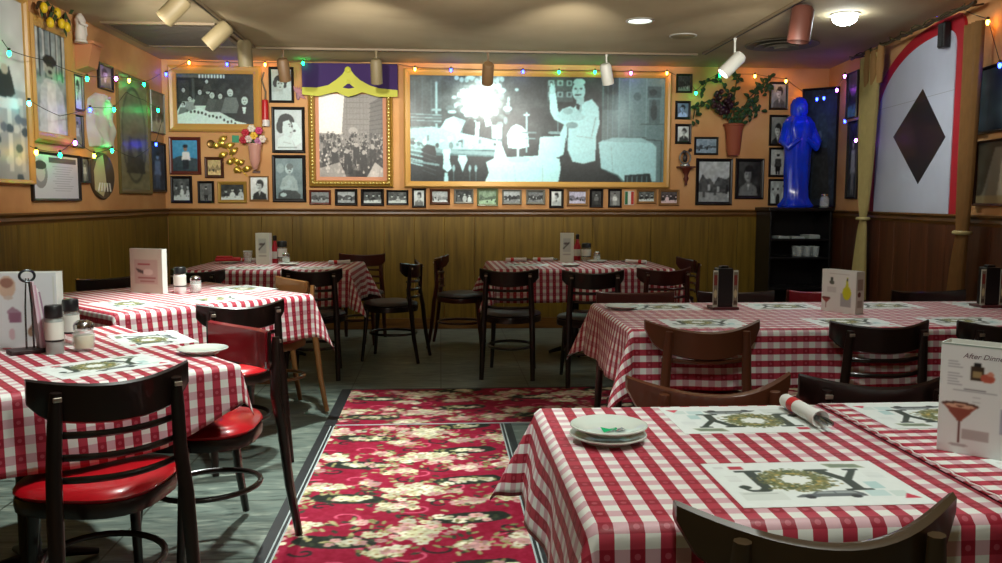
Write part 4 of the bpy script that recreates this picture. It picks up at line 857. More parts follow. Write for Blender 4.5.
# ------------------------------------------------------------------ fairy lights
BC = {'g': (10, 235, 110), 'b': (24, 40, 255), 'a': (255, 160, 50), 'p': (190, 90, 255), 'c': (40, 220, 220), 'y': (255, 200, 50)}
def bulbmat(k): return mat('bulb_glow_'+k, BC[k], .3, emit=55 if k in 'gb' else 45)
def string(name, label, pts, off=.1):
    """pts: (wall, x, y, colour or None)"""
    P_ = [(onwall(p[0], p[1], p[2], p[4] if len(p) > 4 else off), p[3]) for p in pts]; o = P_[0][0]
    t = thing(name, label, 'string lights', o, 0)
    path = []
    for i in range(len(P_)-1):
        a, b = P_[i][0]-o, P_[i+1][0]-o; L = (b-a).length
        for f in (0, .25, .5, .75): q = a.lerp(b, f); q.z -= .015*L*math.sin(PI*f); path.append(q)
    path.append(P_[-1][0]-o)
    obj('cord', MB().tube(path, .0024, 5), mat('cord_dark', (40, 48, 34), .6), t, True)
    for p, c_ in P_:
        if c_:
            q = p-o; b = obj('bulb', MB().lathe([(.006, 0), (.011, -.008), (.011, -.018), (.006, -.03), (0, -.033)], cx=q.x, cy=q.y, cz=q.z-.006, n=12), bulbmat(c_), t, True)
            obj('socket', MB().lathe([(.009, -.006), (.009, .012), (0, .014)], cx=q.x, cy=q.y, cz=q.z, n=10), mat('cord_dark', (0, 0, 0)), b, True)
string('string_lights', 'string of coloured lights drooping over the pictures of the left-hand wall, upper run', [(LW, 2, 40, None), (LW, 9, 50, 'g'), (LW, 45, 60, None), (LW, 87, 76, 'g'), (LW, 116, 76, 'p'), (LW, 129, 78, 'y'), (LW, 144, 82, 'g'), (LW, 160, 74, None)])
string('string_lights', 'string of coloured lights across the middle of the left-hand wall pictures, lower run', [(LW, 29, 100, 'c'), (LW, 60, 116, None), (LW, 90, 107, 'b'), (LW, 114, 107, 'g'), (LW, 126, 92, None), (LW, 144, 100, None), (LW, 158, 108, 'g')])
string('string_lights', 'string of coloured lights above the white certificate, lowest run', [(LW, 30, 146, None), (LW, 36, 149, 'y'), (LW, 60, 152, 'g'), (LW, 75, 140, 'p'), (LW, 94, 153, 'y'), (LW, 112, 148, 'g'), (LW, 135, 158, None), (LW, 156, 142, 'b'), (LW, 164, 112, None)])
string('string_lights', 'long string of coloured lights along the top of the picture wall', [(BK, 166, 72, 'b'), (BK, 189, 60.5, 'a'), (BK, 227, 62, 'b'), (BK, 265, 62.5, 'a'), (BK, 303, 61, 'g', .14), (BK, 350, 62, None, .14), (BK, 398, 64, None, .13), (BK, 415, 67, 'a'), (BK, 451, 68, 'b'), (BK, 523, 69.5, 'b'), (BK, 559, 70, 'g'), (BK, 595, 70, 'g'), (BK, 631, 71, 'p'), (BK, 667, 71, 'a'), (BK, 688, 80, None), (BK, 696, 91, 'g'), (BK, 706, 80, None), (BK, 720, 73, 'g'), (BK, 755, 74, 'a'), (BK, 786, 79, 'a'), (BK, 805, 93, 'a')])
string('string_lights', 'short string of blue and purple lights hanging down beside the tied curtain', [(BK, 817, 97, 'b', .56), (BK, 824, 96, 'b', .56), (RW, 837, 88, 'p'), (RW, 845, 74, 'p'), (RW, 850, 95, None), (RW, 845, 119, 'b'), (RW, 856, 138, 'p')])
string('string_lights', 'string of coloured lights running along the ceiling edge above the arched panel', [(RW, 870, 24, None), (RW, 909, 22, 'g'), (RW, 937, 11, 'b'), (RW, 960, 8, None), (RW, 988, 19, 'a'), (RW, 1000, 62, 'b')], off=.05)

# ------------------------------------------------------------------ carpet
def carpet_cv(w, h, W, H, seed):
    c = Cv(w, h, (126, 18, 44)).fr(0, 0, W, H); r = random.Random(seed)
    c.noise(.06, 5, seed)
    cell = .47; rows = int(H/cell)+2; cols = int(W/1.0)+2
    def swirl(x, y, s, a0, col, wd):
        pts = [(x+s*(.2+.8*k/14)*math.cos(a0+k*.36), y+.8*s*(.2+.8*k/14)*math.sin(a0+k*.36)) for k in range(15)]
        for k in range(14): c.line(*pts[k], *pts[k+1], wd, col, .9)
    def cluster(x, y, sx, sy, n, pinks=.25):
        for _ in range(int(n*1.6)): c.ell(x+r.gauss(0, sx*.7), y+r.gauss(0, sy*.7), .02, .009, r.choice([(104, 104, 66), (130, 124, 82), (48, 54, 40), (150, 142, 100)]), 1, r.uniform(0, 3))
        for _ in range(n):
            fx, fy = x+r.gauss(0, sx*.42), y+r.gauss(0, sy*.42); base = r.choice([(206, 202, 170), (192, 188, 152), (214, 208, 184)]) if r.random() > pinks else (200, 150, 148)
            s = r.uniform(.014, .025)
            sh = r.uniform(.78, 1.06)
            for k in range(5): a = k*1.257+r.random(); c.ell(fx+s*.8*math.cos(a), fy+s*.7*math.sin(a), s*.62, s*.5, tuple(v*sh*(1 if k % 2 else .93) for v in base))
            c.ell(fx, fy, s*.35, s*.3, (140, 110, 76))
    for j in range(-1, rows):
        for i in range(-1, cols):
            x0, y0 = i*1.0, j*cell
            for dx, dy, s, a0 in ((.02, .1, .12, 0), (.32, .32, .13, 2), (.63, .12, .12, 4), (.86, .3, .13, 1), (.2, .02, .1, 3), (.5, .4, .1, 5)): swirl(x0+dx, y0+dy, s, a0, (186, 80, 104), .012)
            for dx, dy, fl in ((.2, .27, 1), (.72, .05, -1)):
                c.ell(x0+dx, y0+dy, .16, .06, (34, 38, 32), 1, .12*fl); c.ell(x0+dx-.1*fl, y0+dy-.03, .05, .04, (30, 34, 28)); cluster(x0+dx+.02, y0+dy, .1, .03, 9, .2)
            for dx, dy, s_ in ((.3, .2, .06), (.6, .35, .07), (.1, .36, .05), (.85, .16, .06), (.44, .03, .05)): swirl(x0+dx, y0+dy, s_, r.uniform(0, 6), (34, 34, 30), .013)
            cluster(x0+.5, y0+.17, .19, .11, 64); cluster(x0+.06, y0+.13, .11, .07, 24); cluster(x0+.93, y0+.28, .12, .08, 30, .4); cluster(x0+.4, y0+.37, .09, .05, 18, .3); cluster(x0+.72, y0+.33, .08, .05, 16, .5); cluster(x0+.28, y0+.08, .06, .035, 7, .8)
    return c.noise(.06, 2, seed+3).blur(1)
cpm = attr_mat('carpet_pile', .9, .15)
bdm = mat('border_black', (20, 24, 28), .5); bwm = mat('border_pale', (150, 160, 160), .5)
x0, x1, ya, yb, yc = -.60, .335, 2.3, 4.83, 5.76
t = thing('carpet_runner', 'long red floral carpet runner leading from the viewer between the tables', 'carpet', ((x0+x1)/2, (ya+yb)/2, 0))
picture('pile', carpet_cv(190, 500, x1-x0, yb-ya, 2), x1-x0, yb-ya, t, y=.012, flat=True, m=cpm)
w_, h_ = x1-x0, yb-ya
obj('backing', MB().box(-w_/2, -h_/2, .0005, w_/2, h_/2, .011), mat('carpet_backing', (90, 20, 30), .9), t)
for s in (-1, 1):
    xa = s*w_/2
    obj('border', MB().box(xa, -h_/2, .0005, xa+s*.007, h_/2, .0125).box(xa+s*.019, -h_/2, .0005, xa+s*.025, h_/2, .0125), bwm, t)
    obj('border', MB().box(xa+s*.0072, -h_/2, .0005, xa+s*.0188, h_/2, .012).box(xa+s*.0252, -h_/2, .0005, xa+s*.066, h_/2, .0125), bdm, t)
X1 = 3.1
t = thing('cross_carpet', 'red floral carpet strip lying crosswise beyond the end of the runner', 'carpet', ((x0+X1)/2, (yb+yc)/2+.01, 0))
w_, h_ = X1-x0, yc-yb-.03
picture('pile', carpet_cv(420, 120, w_, h_, 5), w_, h_, t, y=.012, flat=True, m=cpm)
obj('backing', MB().box(-w_/2, -h_/2, .0005, w_/2, h_/2, .011), mat('carpet_backing', (0, 0, 0)), t)
obj('border', MB().box(-w_/2, -h_/2-.018, .0005, w_/2, -h_/2, .0125), bwm, t)
obj('border', MB().box(-w_/2-.066, -h_/2-.018, .0005, -w_/2, h_/2+.03, .0125).box(-w_/2, h_/2, .0005, w_/2, h_/2+.03, .0125), bdm, t)

# ------------------------------------------------------------------ gingham cloths and tables
def gingham(name, axis, period=.052):
    m = mat(name, (215, 218, 212), .55, spec=.35); N = m.node_tree.nodes; L = m.node_tree.links; b = N['Principled BSDF']
    uv = N.new('ShaderNodeUVMap'); uv.uv_map = 'UVMap'; sp = N.new('ShaderNodeSeparateXYZ'); L.new(uv.outputs['UV'], sp.inputs[0])
    def M(op, a, bb=None):
        n = N.new('ShaderNodeMath'); n.operation = op
        for i, v in enumerate((a, bb)):
            if v is None: continue
            if isinstance(v, (int, float)): n.inputs[i].default_value = v
            else: L.new(v, n.inputs[i])
        return n.outputs[0]
    def stripe(s):
        f = M('FRACT', M('DIVIDE', M('ADD', s, 10.0), period))
        return M('LESS_THAN', M('ABSOLUTE', M('SUBTRACT', f, .5)), .25), M('ABSOLUTE', M('SUBTRACT', f, .5))
    S, fs = stripe(sp.outputs[axis]); W, fw = stripe(sp.outputs[1-axis])
    dot = M('LESS_THAN', M('ADD', M('POWER', fs, 2.0), M('POWER', fw, 2.0)), .011)
    def mix(f, a, bb):
        n = N.new('ShaderNodeMix'); n.data_type = 'RGBA'
        L.new(f, n.inputs['Factor'])
        for k, v in (('A', a), ('B', bb)):
            if isinstance(v, tuple): n.inputs[k].default_value = lin(v)+(1,)
            else: L.new(v, n.inputs[k])
        return n.outputs['Result']
    pale = mix(W, (222, 222, 216), (204, 164, 172))
    red = mix(W, (172, 52, 70), (142, 24, 44)); red = mix(dot, red, (168, 72, 86))
    L.new(mix(S, pale, red), b.inputs['Base Color'])
    tn = N.new('ShaderNodeTexNoise'); tn.inputs['Scale'].default_value = 2.5; tc = N.new('ShaderNodeTexCoord'); L.new(tc.outputs['Object'], tn.inputs['Vector'])
    bp = N.new('ShaderNodeBump'); bp.inputs['Strength'].default_value = .25; bp.inputs['Distance'].default_value = .02; L.new(tn.outputs['Fac'], bp.inputs['Height']); L.new(bp.outputs['Normal'], b.inputs['Normal'])
    b.inputs['Coat Weight'].default_value = .12; b.inputs['Coat Roughness'].default_value = .3
    return m
G0, G1 = gingham('gingham_cloth', 0), gingham('gingham_cloth_crosswise', 1)
TH = .746
def cloth(w, d, label, loc, rz, m=G0, oh=.24, z=.75, step=.026, seed=0, flare=.42, sides=(1, 1, 1, 1), lift=0, group=None, short=0):
    """sides: left, right, near, far overhang multipliers"""
    r = random.Random(seed); ph = [r.uniform(0, 6) for _ in range(4)]
    hw, hd = w/2, d/2; R = .014
    def axis(h, o0, o1):
        a = list(np.linspace(-h, h, max(3, int(2*h/.05)+1)))
        lo = [-h-oh*o0*(1-k/12) for k in range(12)] if o0 else []; hi = [h+oh*o1*(k+1)/12 for k in range(12)] if o1 else []
        return lo+a+hi
    xs, ys = axis(hw, sides[0], sides[1]), axis(hd, sides[2], sides[3])
    vs = []; uv = []
    for t0_ in ys:
        for s in xs:
            t = t0_
            ps, pt = max(abs(s)-hw, 0), max(abs(t)-hd, 0); sg, tg = (1 if s > 0 else -1), (1 if t > 0 else -1)
            if short:
                near = min(hw-min(abs(s), hw), 9) if pt and not ps else (hd-min(abs(t), hd) if ps and not pt else 0)
                f_ = 1-short*(max(0, 1-near/.34)**2) if (ps or pt) else 1; ps *= f_; pt *= f_; s = sg*(min(abs(s), hw)+ps); t = tg*(min(abs(t), hd)+pt)
            def fall(p, q, k):
                if p < R*PI/2: a = p/R; return R*math.sin(a), -R*(1-math.cos(a))
                e = p-R*PI/2; rip = .012*math.sin(q*11+ph[k])+.007*math.sin(q*23+ph[k]*2)
                h = R+e*.08+rip*min(1, e/oh*1.4)+.012*min(1, e/oh)*1; return h, -R-e*.99
            if not ps and not pt: x, y, zz = s, t, 0
            elif ps and not pt: h, zz = fall(ps, t, 0 if sg > 0 else 1); x, y = s-sg*ps+sg*h, t
            elif pt and not ps: h, zz = fall(pt, s, 2 if tg > 0 else 3); x, y = s, t-tg*pt+tg*h
            else:
                q = math.hypot(ps, pt); a = math.atan2(pt, ps)
                f = fall(q, (t if ps > pt else s), (0 if sg > 0 else 1) if ps > pt else (2 if tg > 0 else 3))
                e = max(0, q-R*1.57); k = math.sin(2*a)**2
                out = f[0]*(1-k)+(R+e*flare)*k; zz = -R*min(1, q/(R*1.57))-math.sqrt(max(0, e*e-(e*flare*k)**2))*.99 if q > R*1.57 else f[1]
                x, y = sg*(hw+out*math.cos(a)), tg*(hd+out*math.sin(a))
            vs.append((x, y, zz)); uv.append((s, t))
    nx = len(xs); fs = [(j*nx+i, j*nx+i+1, (j+1)*nx+i+1, (j+1)*nx+i) for j in range(len(ys)-1) for i in range(nx-1)]
    me = bpy.data.meshes.new('tablecloth'); me.from_pydata(vs, [], fs); me.materials.append(m)
    u = me.uv_layers.new(name='UVMap')
    for l in me.loops: u.data[l.index].uv = uv[l.vertex_index]
    for p in me.polygons: p.use_smooth = True
    o = bpy.data.objects.new('tablecloth', me); C.objects.link(o); o.location = (loc[0], loc[1], z+lift); o.rotation_euler = (0, 0, rz)
    md = o.modifiers.new('thickness', 'SOLIDIFY'); md.thickness = .0016; md.offset = 1
    tag(o, label, 'tablecloth', group); return o
tabm = mat('table_top_brown', (70, 44, 28), .4); ironm = mat('pedestal_iron', (20, 20, 21), .45)
def table(w, d, label, loc, rz, ped=1):
    t = thing('dining_table', label, 'table', (loc[0], loc[1], 0), rz)
    obj('tabletop', MB().box(-w/2, -d/2, TH-.03, w/2, d/2, TH, .006), tabm, t)
    xs = [0] if ped == 1 else [(-.5+(i+.5)/ped)*w for i in range(ped)]
    for x in xs:
        obj('pedestal', MB().lathe([(.12, TH-.035), (.12, TH-.045), (.035, TH-.07), (.035, .07), (.05, .045)], cx=x, n=16), ironm, t, True)
        mb = MB()
        for a in (0, PI/2, PI, 3*PI/2): mb.tube([(x, 0, .05), (x+.12*math.cos(a), .12*math.sin(a), .04), (x+.22*math.cos(a), .22*math.sin(a), .012)], [.026, .02, .012], 8)
        obj('base', mb, ironm, t, True)
    return t
TZ = .75+.0018
# near right pair
Ya, Yb = 1.377, 2.178
table(.742, .80, 'near right dining table with the two stacked plates on its cloth', (.256+.371, (Ya+Yb)/2), 0)
cloth(.742, .80, 'red and white checked cloth of the near table carrying the stacked plates', (.256+.371, (Ya+Yb)/2), 0, G0, seed=1, sides=(1, 0, 1, 1), flare=.5)
table(.9, .80, 'dining table carrying the drinks menu, pushed against the near right table', (1.003+.45, (Ya+Yb)/2+.002), 0)
cloth(.93, .80, 'checked cloth with a stitched edge under the standing drinks menu', (1.0+.465, (Ya+Yb)/2+.002), 0, gingham('gingham_cloth_second', 1), seed=2, sides=(0, 1, 1, 1), lift=.0030)
TZ2 = TZ+.003
# stitched hem
mb = MB().tube([(1.008+.003*math.sin(k*1.3), Ya+.02+k*.01, TZ2+.0012) for k in range(78)], .0018, 6)
hem = obj('hem_stitching', mb, mat('hem_white', (226, 222, 218), .6)); 
hem.parent = [o for o in bpy.data.objects if o.get('label', '').startswith('checked cloth with a stitched')][0]; hem.matrix_parent_inverse = Matrix.Translation(hem.parent.location).inverted()
# long right table further back
table(2.3, .9, 'long dining table on the right side with black menu holders on it', (.80+1.15, 3.98), 0, 2)
cloth(2.3, .92, 'checked cloth over the long right-hand table, its stripes running lengthwise', (.80+1.15, 3.98), 0, G1, seed=3, flare=.45, oh=.26)
# left tables
def sq(cx, cy, s, rz, lt, lc, m, seed, w=None, flare=.32, short=0, oh=.24):
    table(w or s, s, lt, (cx, cy), rz); cloth((w or s)+.004, s+.004, lc, (cx, cy), rz, m, seed=seed, flare=flare, short=short, oh=oh)
A1 = math.radians(38)
b1, a1 = Vector((math.cos(A1), math.sin(A1), 0)), Vector((math.sin(A1), -math.cos(A1), 0))
c2 = Vector((-.675, 2.845, 0)); L1W, L1D = 1.0, 1.15
L1c = c2-b1*L1W/2-a1*L1D/2
sq(L1c.x, L1c.y, L1D, A1, 'near left dining table carrying the large white menu and cheese shaker', 'checked cloth of the near left table under the cheese shaker', G0, 4, w=L1W, flare=.25, short=.45)
L2c = Vector((-1.53, 4.93, 0)); A2 = math.radians(45)
sq(L2c.x, L2c.y, 1.12, A2, 'brightly lit dining table behind the near left one', 'brightly lit checked cloth behind the near left table', G0, 5, flare=.34, oh=.25)
B1c = Vector((-1.33, 7.12, 0)); sq(B1c.x, B1c.y, .92, math.radians(-2), 'dining table by the panelling under the ornate gold frame', 'checked cloth hanging in a deep point, table under the ornate gold frame', G0, 6, w=1.28, flare=.5, oh=.29)
B2c = Vector((1.13, 7.15, 0)); sq(B2c.x, B2c.y, .92, math.radians(1), 'dining table by the panelling under the waiter mural', 'dim checked cloth of the table under the waiter mural', G0, 7, w=1.42, flare=.5, oh=.27)

# ------------------------------------------------------------------ chairs
vin = mat('red_vinyl', (176, 14, 26), .3, coat=.5)
def chair(label, wm, rh=.11, pad=False, slats=3, seatm=None, wide=False):
    t = thing('dining_chair', label, 'chair')
    HWD = .24 if wide else .215
    def arc(u): return HWD*u, -.235+(.14 if wide else .115)*u*u-.03*(u**4)
    def plate(z0, z1, th=.018, un=1.0, crown=.022, taper=.25, n=18, off=0):
        mb = MB(); vs = []
        for i in range(n+1):
            u = (-1+2*i/n)*un; x, y = arc(u); e = abs(u)/un; top = z1-crown*(1-u*u); h = (z1-z0)*(1-taper*max(0, (e-.7)/.3)**2) if not (wide and crown > .03) else (z1-z0-.02)*(1-.1*e*e)*math.sqrt(max(.16, 1-e**9))
            dy = th*(1-.3*e**6)
            for yy, zz in ((y-dy/2+off, top-h+.006), (y-dy/2+off, top-.006), (y+off, top), (y+dy/2+off, top-.006), (y+dy/2+off, top-h+.006), (y+off, top-h)): vs.append((x, yy, zz))
        fs = [(i*6+k, i*6+(k+1) % 6, (i+1)*6+(k+1) % 6, (i+1)*6+k) for i in range(n) for k in range(6)]
        fs += [(5, 4, 3, 2, 1, 0), tuple(n*6+k for k in range(6))]
        return mb.add(vs, fs)
    if pad:
        obj('top_rail', plate(.80-rh, .80, .02), wm, t, True)
        obj('back_pad', plate(.805-rh, .803, .034, .93, .022, .2, off=.004), mat('red_vinyl_dark', (120, 18, 26), .3, coat=.4), t, True)
    else: obj('top_rail', plate(.80-rh, (.802 if wide else .80), .032 if wide else .02, crown=.036 if wide else .022, taper=.35), wm, t, True)
    for k in range(slats): obj('slat', plate(.635-k*.062, .655-k*.062, .013, .74, .004, 0, 10), wm, t, True)
    for s in (-1, 1):
        obj('leg', MB().tube([(s*.185, -.28, 0), (s*.18, -.245, .2), (s*.175, -.222, .42), (s*.168, -.20, .55), (s*.162, -.207, .68), (s*.158, -.214, .765)], [.014, .017, .019, .018, .017, .013], 8, 1.15), wm, t, True)
        obj('leg', MB().tube([(s*.165, .19, 0), (s*.15, .165, .25), (s*.142, .15, .42)], [.013, .017, .02], 8), wm, t, True)
        if not wide: obj('bolt_cap', MB().box(s*.158-.011, -.232, .742, s*.158+.011, -.226, .755, .002), mat('bolt_silver', (190, 180, 165), .3, metal=.8), t)
    n = 28
    def ringpts(r, z, cy=0): return [(r*(1+.06*math.cos(4*a))*math.cos(a), cy+r*(1+.06*math.cos(4*a))*math.sin(a), z) for a in np.linspace(0, 2*PI, n+1)[:-1]]
    ap = MB(); pr = [(.212, .398), (.216, .425), (.212, .44), (.17, .44), (.17, .398)]
    vs = []
    for r_, z_ in pr: vs += ringpts(r_, z_)
    ap.add(vs, [(j*n+k, j*n+(k+1) % n, ((j+1) % 5)*n+(k+1) % n, ((j+1) % 5)*n+k) for j in range(5) for k in range(n)]); obj('apron', ap, wm, t, True)
    vs = []; pr = [(.17, .436), (.208, .4405), (.216, .452), (.205, .468), (.17, .478), (.09, .484), (.001, .485)]; se = MB()
    for r_, z_ in pr: vs += ringpts(r_, z_)
    se.add(vs, [(j*n+k, j*n+(k+1) % n, (j+1)*n+(k+1) % n, (j+1)*n+k) for j in range(6) for k in range(n)]+[tuple(6*n+k for k in range(n)), tuple(range(n-1, -1, -1))]); obj('seat', se, seatm or vin, t, True)
    obj('stretcher_hoop', MB().tube([(.165*math.cos(a), -.02+.19*math.sin(a), .215) for a in np.linspace(0, 2*PI, 28)[:-1]], .0105, 8, closed=True), wm, t, True)
    return t
dk = mat('wood_espresso', (26, 16, 13), .28, coat=.35); md_ = mat('wood_walnut', (84, 46, 28), .3, coat=.35); rd = mat('wood_mahogany', (66, 24, 16), .32, coat=.3); tn_ = mat('wood_tan', (122, 82, 44), .35, coat=.3)
CH = {}
def seat_at(key, M, ang, label, group=None, lift=0, **kw):
    M = Vector((M[0], M[1], 0)); rz = math.radians(ang-90); o = M-Matrix.Rotation(rz, 3, 'Z') @ Vector((0, -.15, 0))
    if key not in CH: CH[key] = True; t = chair(label, *kw['a'], **{k: v for k, v in kw.items() if k != 'a'}); t.location = (o.x, o.y, 0); t.rotation_euler = (0, 0, rz); CH[key] = t
    else: t = dup(CH[key], (o.x, o.y, 0), rz, label)
    t.location.z = lift; t['group'] = group or 'dining chairs'
    return t
def P8(x, y): q = atz(x, y, .8); return (q.x, q.y)
D_ = dict(a=(dk,)); W_ = dict(a=(md_, .135), slats=1, wide=True); M_ = dict(a=(rd,), seatm=mat('seat_dark', (34, 20, 18), .45)); 
seat_at('dark', P8(111, 375), 127, 'dark slat-back chair with bright red seat, nearest on the left side', lift=.018, **D_)
seat_at('pad', (-.765, 3.27), 224, 'dark chair with padded red vinyl back standing sideways beside the near left table', lift=.018, a=(dk, .15), pad=True, slats=0)
SC = seat_at('dark', P8(241, 301), 122, 'dark chair between the padded red-back chair and the brightly lit table')
seat_at('tan', P8(291, 281), 214, 'light tan wooden chair on the far side of the brightly lit table', lift=.018, a=(tn_,))
seat_at('darkback', (-2.10, 5.62), 315, 'dark chair mostly hidden behind the menu of the brightly lit table', a=(dk,), seatm=mat('seat_dark', (34, 20, 18), .45))
seat_at('darkback', (-1.72, 6.22), 72, 'dark chair by the red packet, at the table under the gold frame', a=(dk,), seatm=mat('seat_dark', (34, 20, 18), .45))
seat_at('darkback', P8(312, 268), 92, 'dark chair in front of the table under the ornate gold frame', a=(dk,), seatm=mat('seat_dark', (34, 20, 18), .45))
seat_at('darkback', (-.26, 6.95), 166, 'dark chair standing alone beside the pointed corner of the cloth', a=(dk,), seatm=mat('seat_dark', (34, 20, 18), .45))
seat_at('mahog', (-.72, 7.98), 264, 'reddish chair behind the table under the ornate gold frame', **M_)
seat_at('darkback', P8(509, 268), 80, 'dark chair at the left front of the table under the waiter mural', a=(dk,), seatm=mat('seat_dark', (34, 20, 18), .45))
seat_at('mahog', (.04, 7.60), 352, 'reddish chair against the panelling left of the table under the waiter mural')
seat_at('darkback', P8(593, 272), 90, lift=.018, label='dark chair centred in front of the table under the waiter mural', a=(dk,), seatm=mat('seat_dark', (34, 20, 18), .45))
seat_at('mahog', P8(664, 267), 100, 'reddish chair at the right front of the table under the waiter mural')
seat_at('mahog', (2.10, 7.25), 184, 'reddish chair behind the right corner of the table under the waiter mural')
seat_at('mahog', (1.06, 4.60), 270, 'mahogany chair behind the long right-hand table, above its lone plate')
seat_at('dark', (1.62, 4.60), 270, 'dark chair behind the long table next to the black menu holder')
seat_at('pad2', (2.12, 4.60), 270, 'chair with padded red back behind the long table, beside the tent card', a=(rd, .13), pad=True, slats=0)
seat_at('dark', (2.72, 4.60), 270, 'dark chair behind the long table towards its far end, below the curtains')
seat_at('walnut', (P8(707, 322)[0], 3.43), 89, 'broad-backed walnut chair in front of the long right-hand table', **W_)
seat_at('dark', (P8(888, 322)[0]-.0, 3.42), 92, 'dark chair in front of the long table, below the tent card')
seat_at('dark', (P8(1018, 322)[0], 3.40), 92, 'dark chair in front of the long table, cut by the photo edge')
seat_at('walnut', (P8(727, 383)[0]-.01, 2.335), 93, 'walnut chair back just beyond the near right table, by the stacked plates')
seat_at('dark', (P8(895, 383)[0]+.01, 2.345), 87, 'dark glossy chair back just beyond the near tables, left of the drinks menu')
nb = seat_at('near', (.622, 1.325), 91, 'dark curved chair back rising at the bottom of the view before the near right table', a=(mat('wood_olive_brown', (62, 46, 26), .3, coat=.4), .12), wide=True)

# ------------------------------------------------------------------ things on the tables
def mat_cv():
    c = Cv(200, 142, (222, 228, 226)).fr(0, 0, 14, 10); G = (62, 72, 66)
    c.noise(.02, 6, 1)
    # J
    c.rect(2.0, 2.0, 4.2, 2.4, G); c.rect(2.75, 2.1, 3.6, 5.9, G); c.ell(2.5, 6.0, 1.1, 1.0, G); c.ell(2.2, 5.75, .62, .68, (222, 228, 226)); c.rect(.9, 4.4, 2.74, 5.55, (222, 228, 226)); c.ell(1.65, 5.8, .45, .42, G)
    # wreath
    r = random.Random(4)
    for k in range(1000):
        a = r.uniform(0, 2*PI); q = r.gauss(1.8, .36)
        c.ell(6.05+q*1.12*math.cos(a), 4.4+q*math.sin(a), r.uniform(.1, .22), r.uniform(.07, .16), r.choice([(84, 98, 66), (104, 114, 72), (120, 124, 78), (70, 84, 60), (134, 128, 80), (150, 138, 84)]), .9, r.uniform(0, 3))
    for k in range(16): a = r.uniform(0, 2*PI); c.ell(6.05+1.7*math.cos(a), 4.4+1.5*math.sin(a), .16, .13, (196, 168, 92))
    c.ell(6.05, 4.3, 1.0, .85, (226, 230, 226))
    # Y
    c.poly([(7.6, 2.0), (9.5, 2.0), (9.5, 2.35), (9.15, 2.38), (10.05, 4.0), (11.1, 2.38), (10.7, 2.35), (10.7, 2.0), (12.0, 2.0), (12.0, 2.35), (11.7, 2.38), (10.35, 4.6), (10.35, 6.5), (11.0, 6.55), (11.0, 6.9), (8.9, 6.9), (8.9, 6.55), (9.55, 6.5), (9.55, 4.7), (8.2, 2.38), (7.6, 2.35)], G)
    # car
    c.poly([(4.6, 8.0), (5.2, 7.55), (6.0, 7.45), (6.5, 6.95), (9.3, 6.9), (9.8, 7.5), (9.9, 8.1), (4.6, 8.15)], (96, 104, 106)); c.poly([(6.3, 7.45), (6.7, 7.05), (7.7, 7.05), (7.7, 7.45)], (150, 158, 158)); c.poly([(7.85, 7.45), (7.85, 7.05), (9.1, 7.05), (9.4, 7.45)], (150, 158, 158))
    c.ell(5.6, 8.1, .4, .36, (50, 54, 56)); c.ell(9.0, 8.1, .4, .36, (50, 54, 56))
    c.poly([(9.6, .6), (12.4, .8), (12.8, 1.75), (10.0, 1.7)], (150, 160, 136)); c.poly([(9.95, .8), (12.2, .95), (12.5, 1.55), (10.2, 1.5)], (120, 134, 116))
    c.rect(1.9, .9, 3.0, 1.7, (182, 60, 78)); c.rect(.7, .9, 1.5, 1.5, (206, 208, 208)); c.rect(.8, 6.8, 4.0, 8.6, (206, 212, 208), .8); c.rect(1.0, 7.1, 3.6, 7.3, (180, 188, 184))
    c.rect(10.9, 5.1, 12.0, 6.6, (176, 204, 204)); c.rect(10.1, 6.9, 11.6, 8.2, (190, 212, 212)); c.rect(11.8, 7.1, 13.0, 8.3, (200, 214, 210)); c.poly([(12.3, 8.7), (12.9, 7.7), (13.5, 8.7)], (196, 60, 80))
    for k in range(5): c.rect(.9, 3.2+.3*k, 1.9, 3.3+.3*k, (204, 208, 206)); c.rect(11.9, 3+.3*k, 13.2, 3.1+.3*k, (200, 206, 206))
    return c.blur(1)
MC = mat_cv(); PM = []
def placemat(x, y, rz, label, z=TZ):
    if not PM:
        t = thing('paper_placemat', label, 'placemat', (x, y, z), rz)
        obj('sheet', MB().box(-.178, -.127, 0, .178, .127, .0006), mat('placemat_paper', (222, 228, 226), .55), t)
        picture('printed_face', MC, .356, .254, t, y=.0009, flat=True, m=attr_mat('placemat_print', .5, .3)); PM.append(t)
    else: t = dup(PM[0], (x, y, z), rz, label)
    t['group'] = 'holiday placemats'
    return t
placemat(.708, 1.56, 0, 'holiday JOY placemat at the front edge of the near right table')
placemat(.742, 2.04, PI, 'JOY placemat upside down by the napkin roll on the near right table')
placemat(1.30, 1.55, .02, 'placemat at the photo edge in front of the drinks menu', z=TZ2)
placemat(1.24, 2.045, PI, 'placemat behind the drinks menu on the stitched cloth', z=TZ2)
q = Vector((-1.063, 2.85, 0)); placemat(-1.085, 2.83, math.radians(43), 'JOY placemat in front of the dark slat-back chair on the near left table')
placemat(-1.115, 3.375, math.radians(122), 'placemat turned towards the padded red-back chair on the near left table')
placemat(-1.60, 4.50, math.radians(-45), 'placemat along the left edge of the brightly lit table')
placemat(-1.19, 5.28, math.radians(135), 'placemat by the tan chair on the brightly lit table')
placemat(-1.20, 4.72, math.radians(45), 'placemat under the back of the chair at the brightly lit table')
for x, lab in ((1.16, 'placemat before the broad-backed walnut chair on the long table'), (1.82, 'placemat in front of the tent card on the long table'), (2.36, 'placemat before the third chair of the long table')):
    placemat(x, 3.69, 0, lab)
for x, lab in ((1.12, 'placemat behind the lone plate on the long table'), (1.74, 'placemat right behind the black menu holder on the long table'), (2.28, 'placemat beyond the tent card on the long table'), (2.85, 'placemat near the far end of the long table, far side')):
    placemat(x, 4.27, PI, lab)
placemat(-1.0, 6.86, 0, 'placemat before the front chair of the table under the gold frame')
placemat(-1.5, 6.88, 0, 'placemat beside the napkin roll under the gold frame')
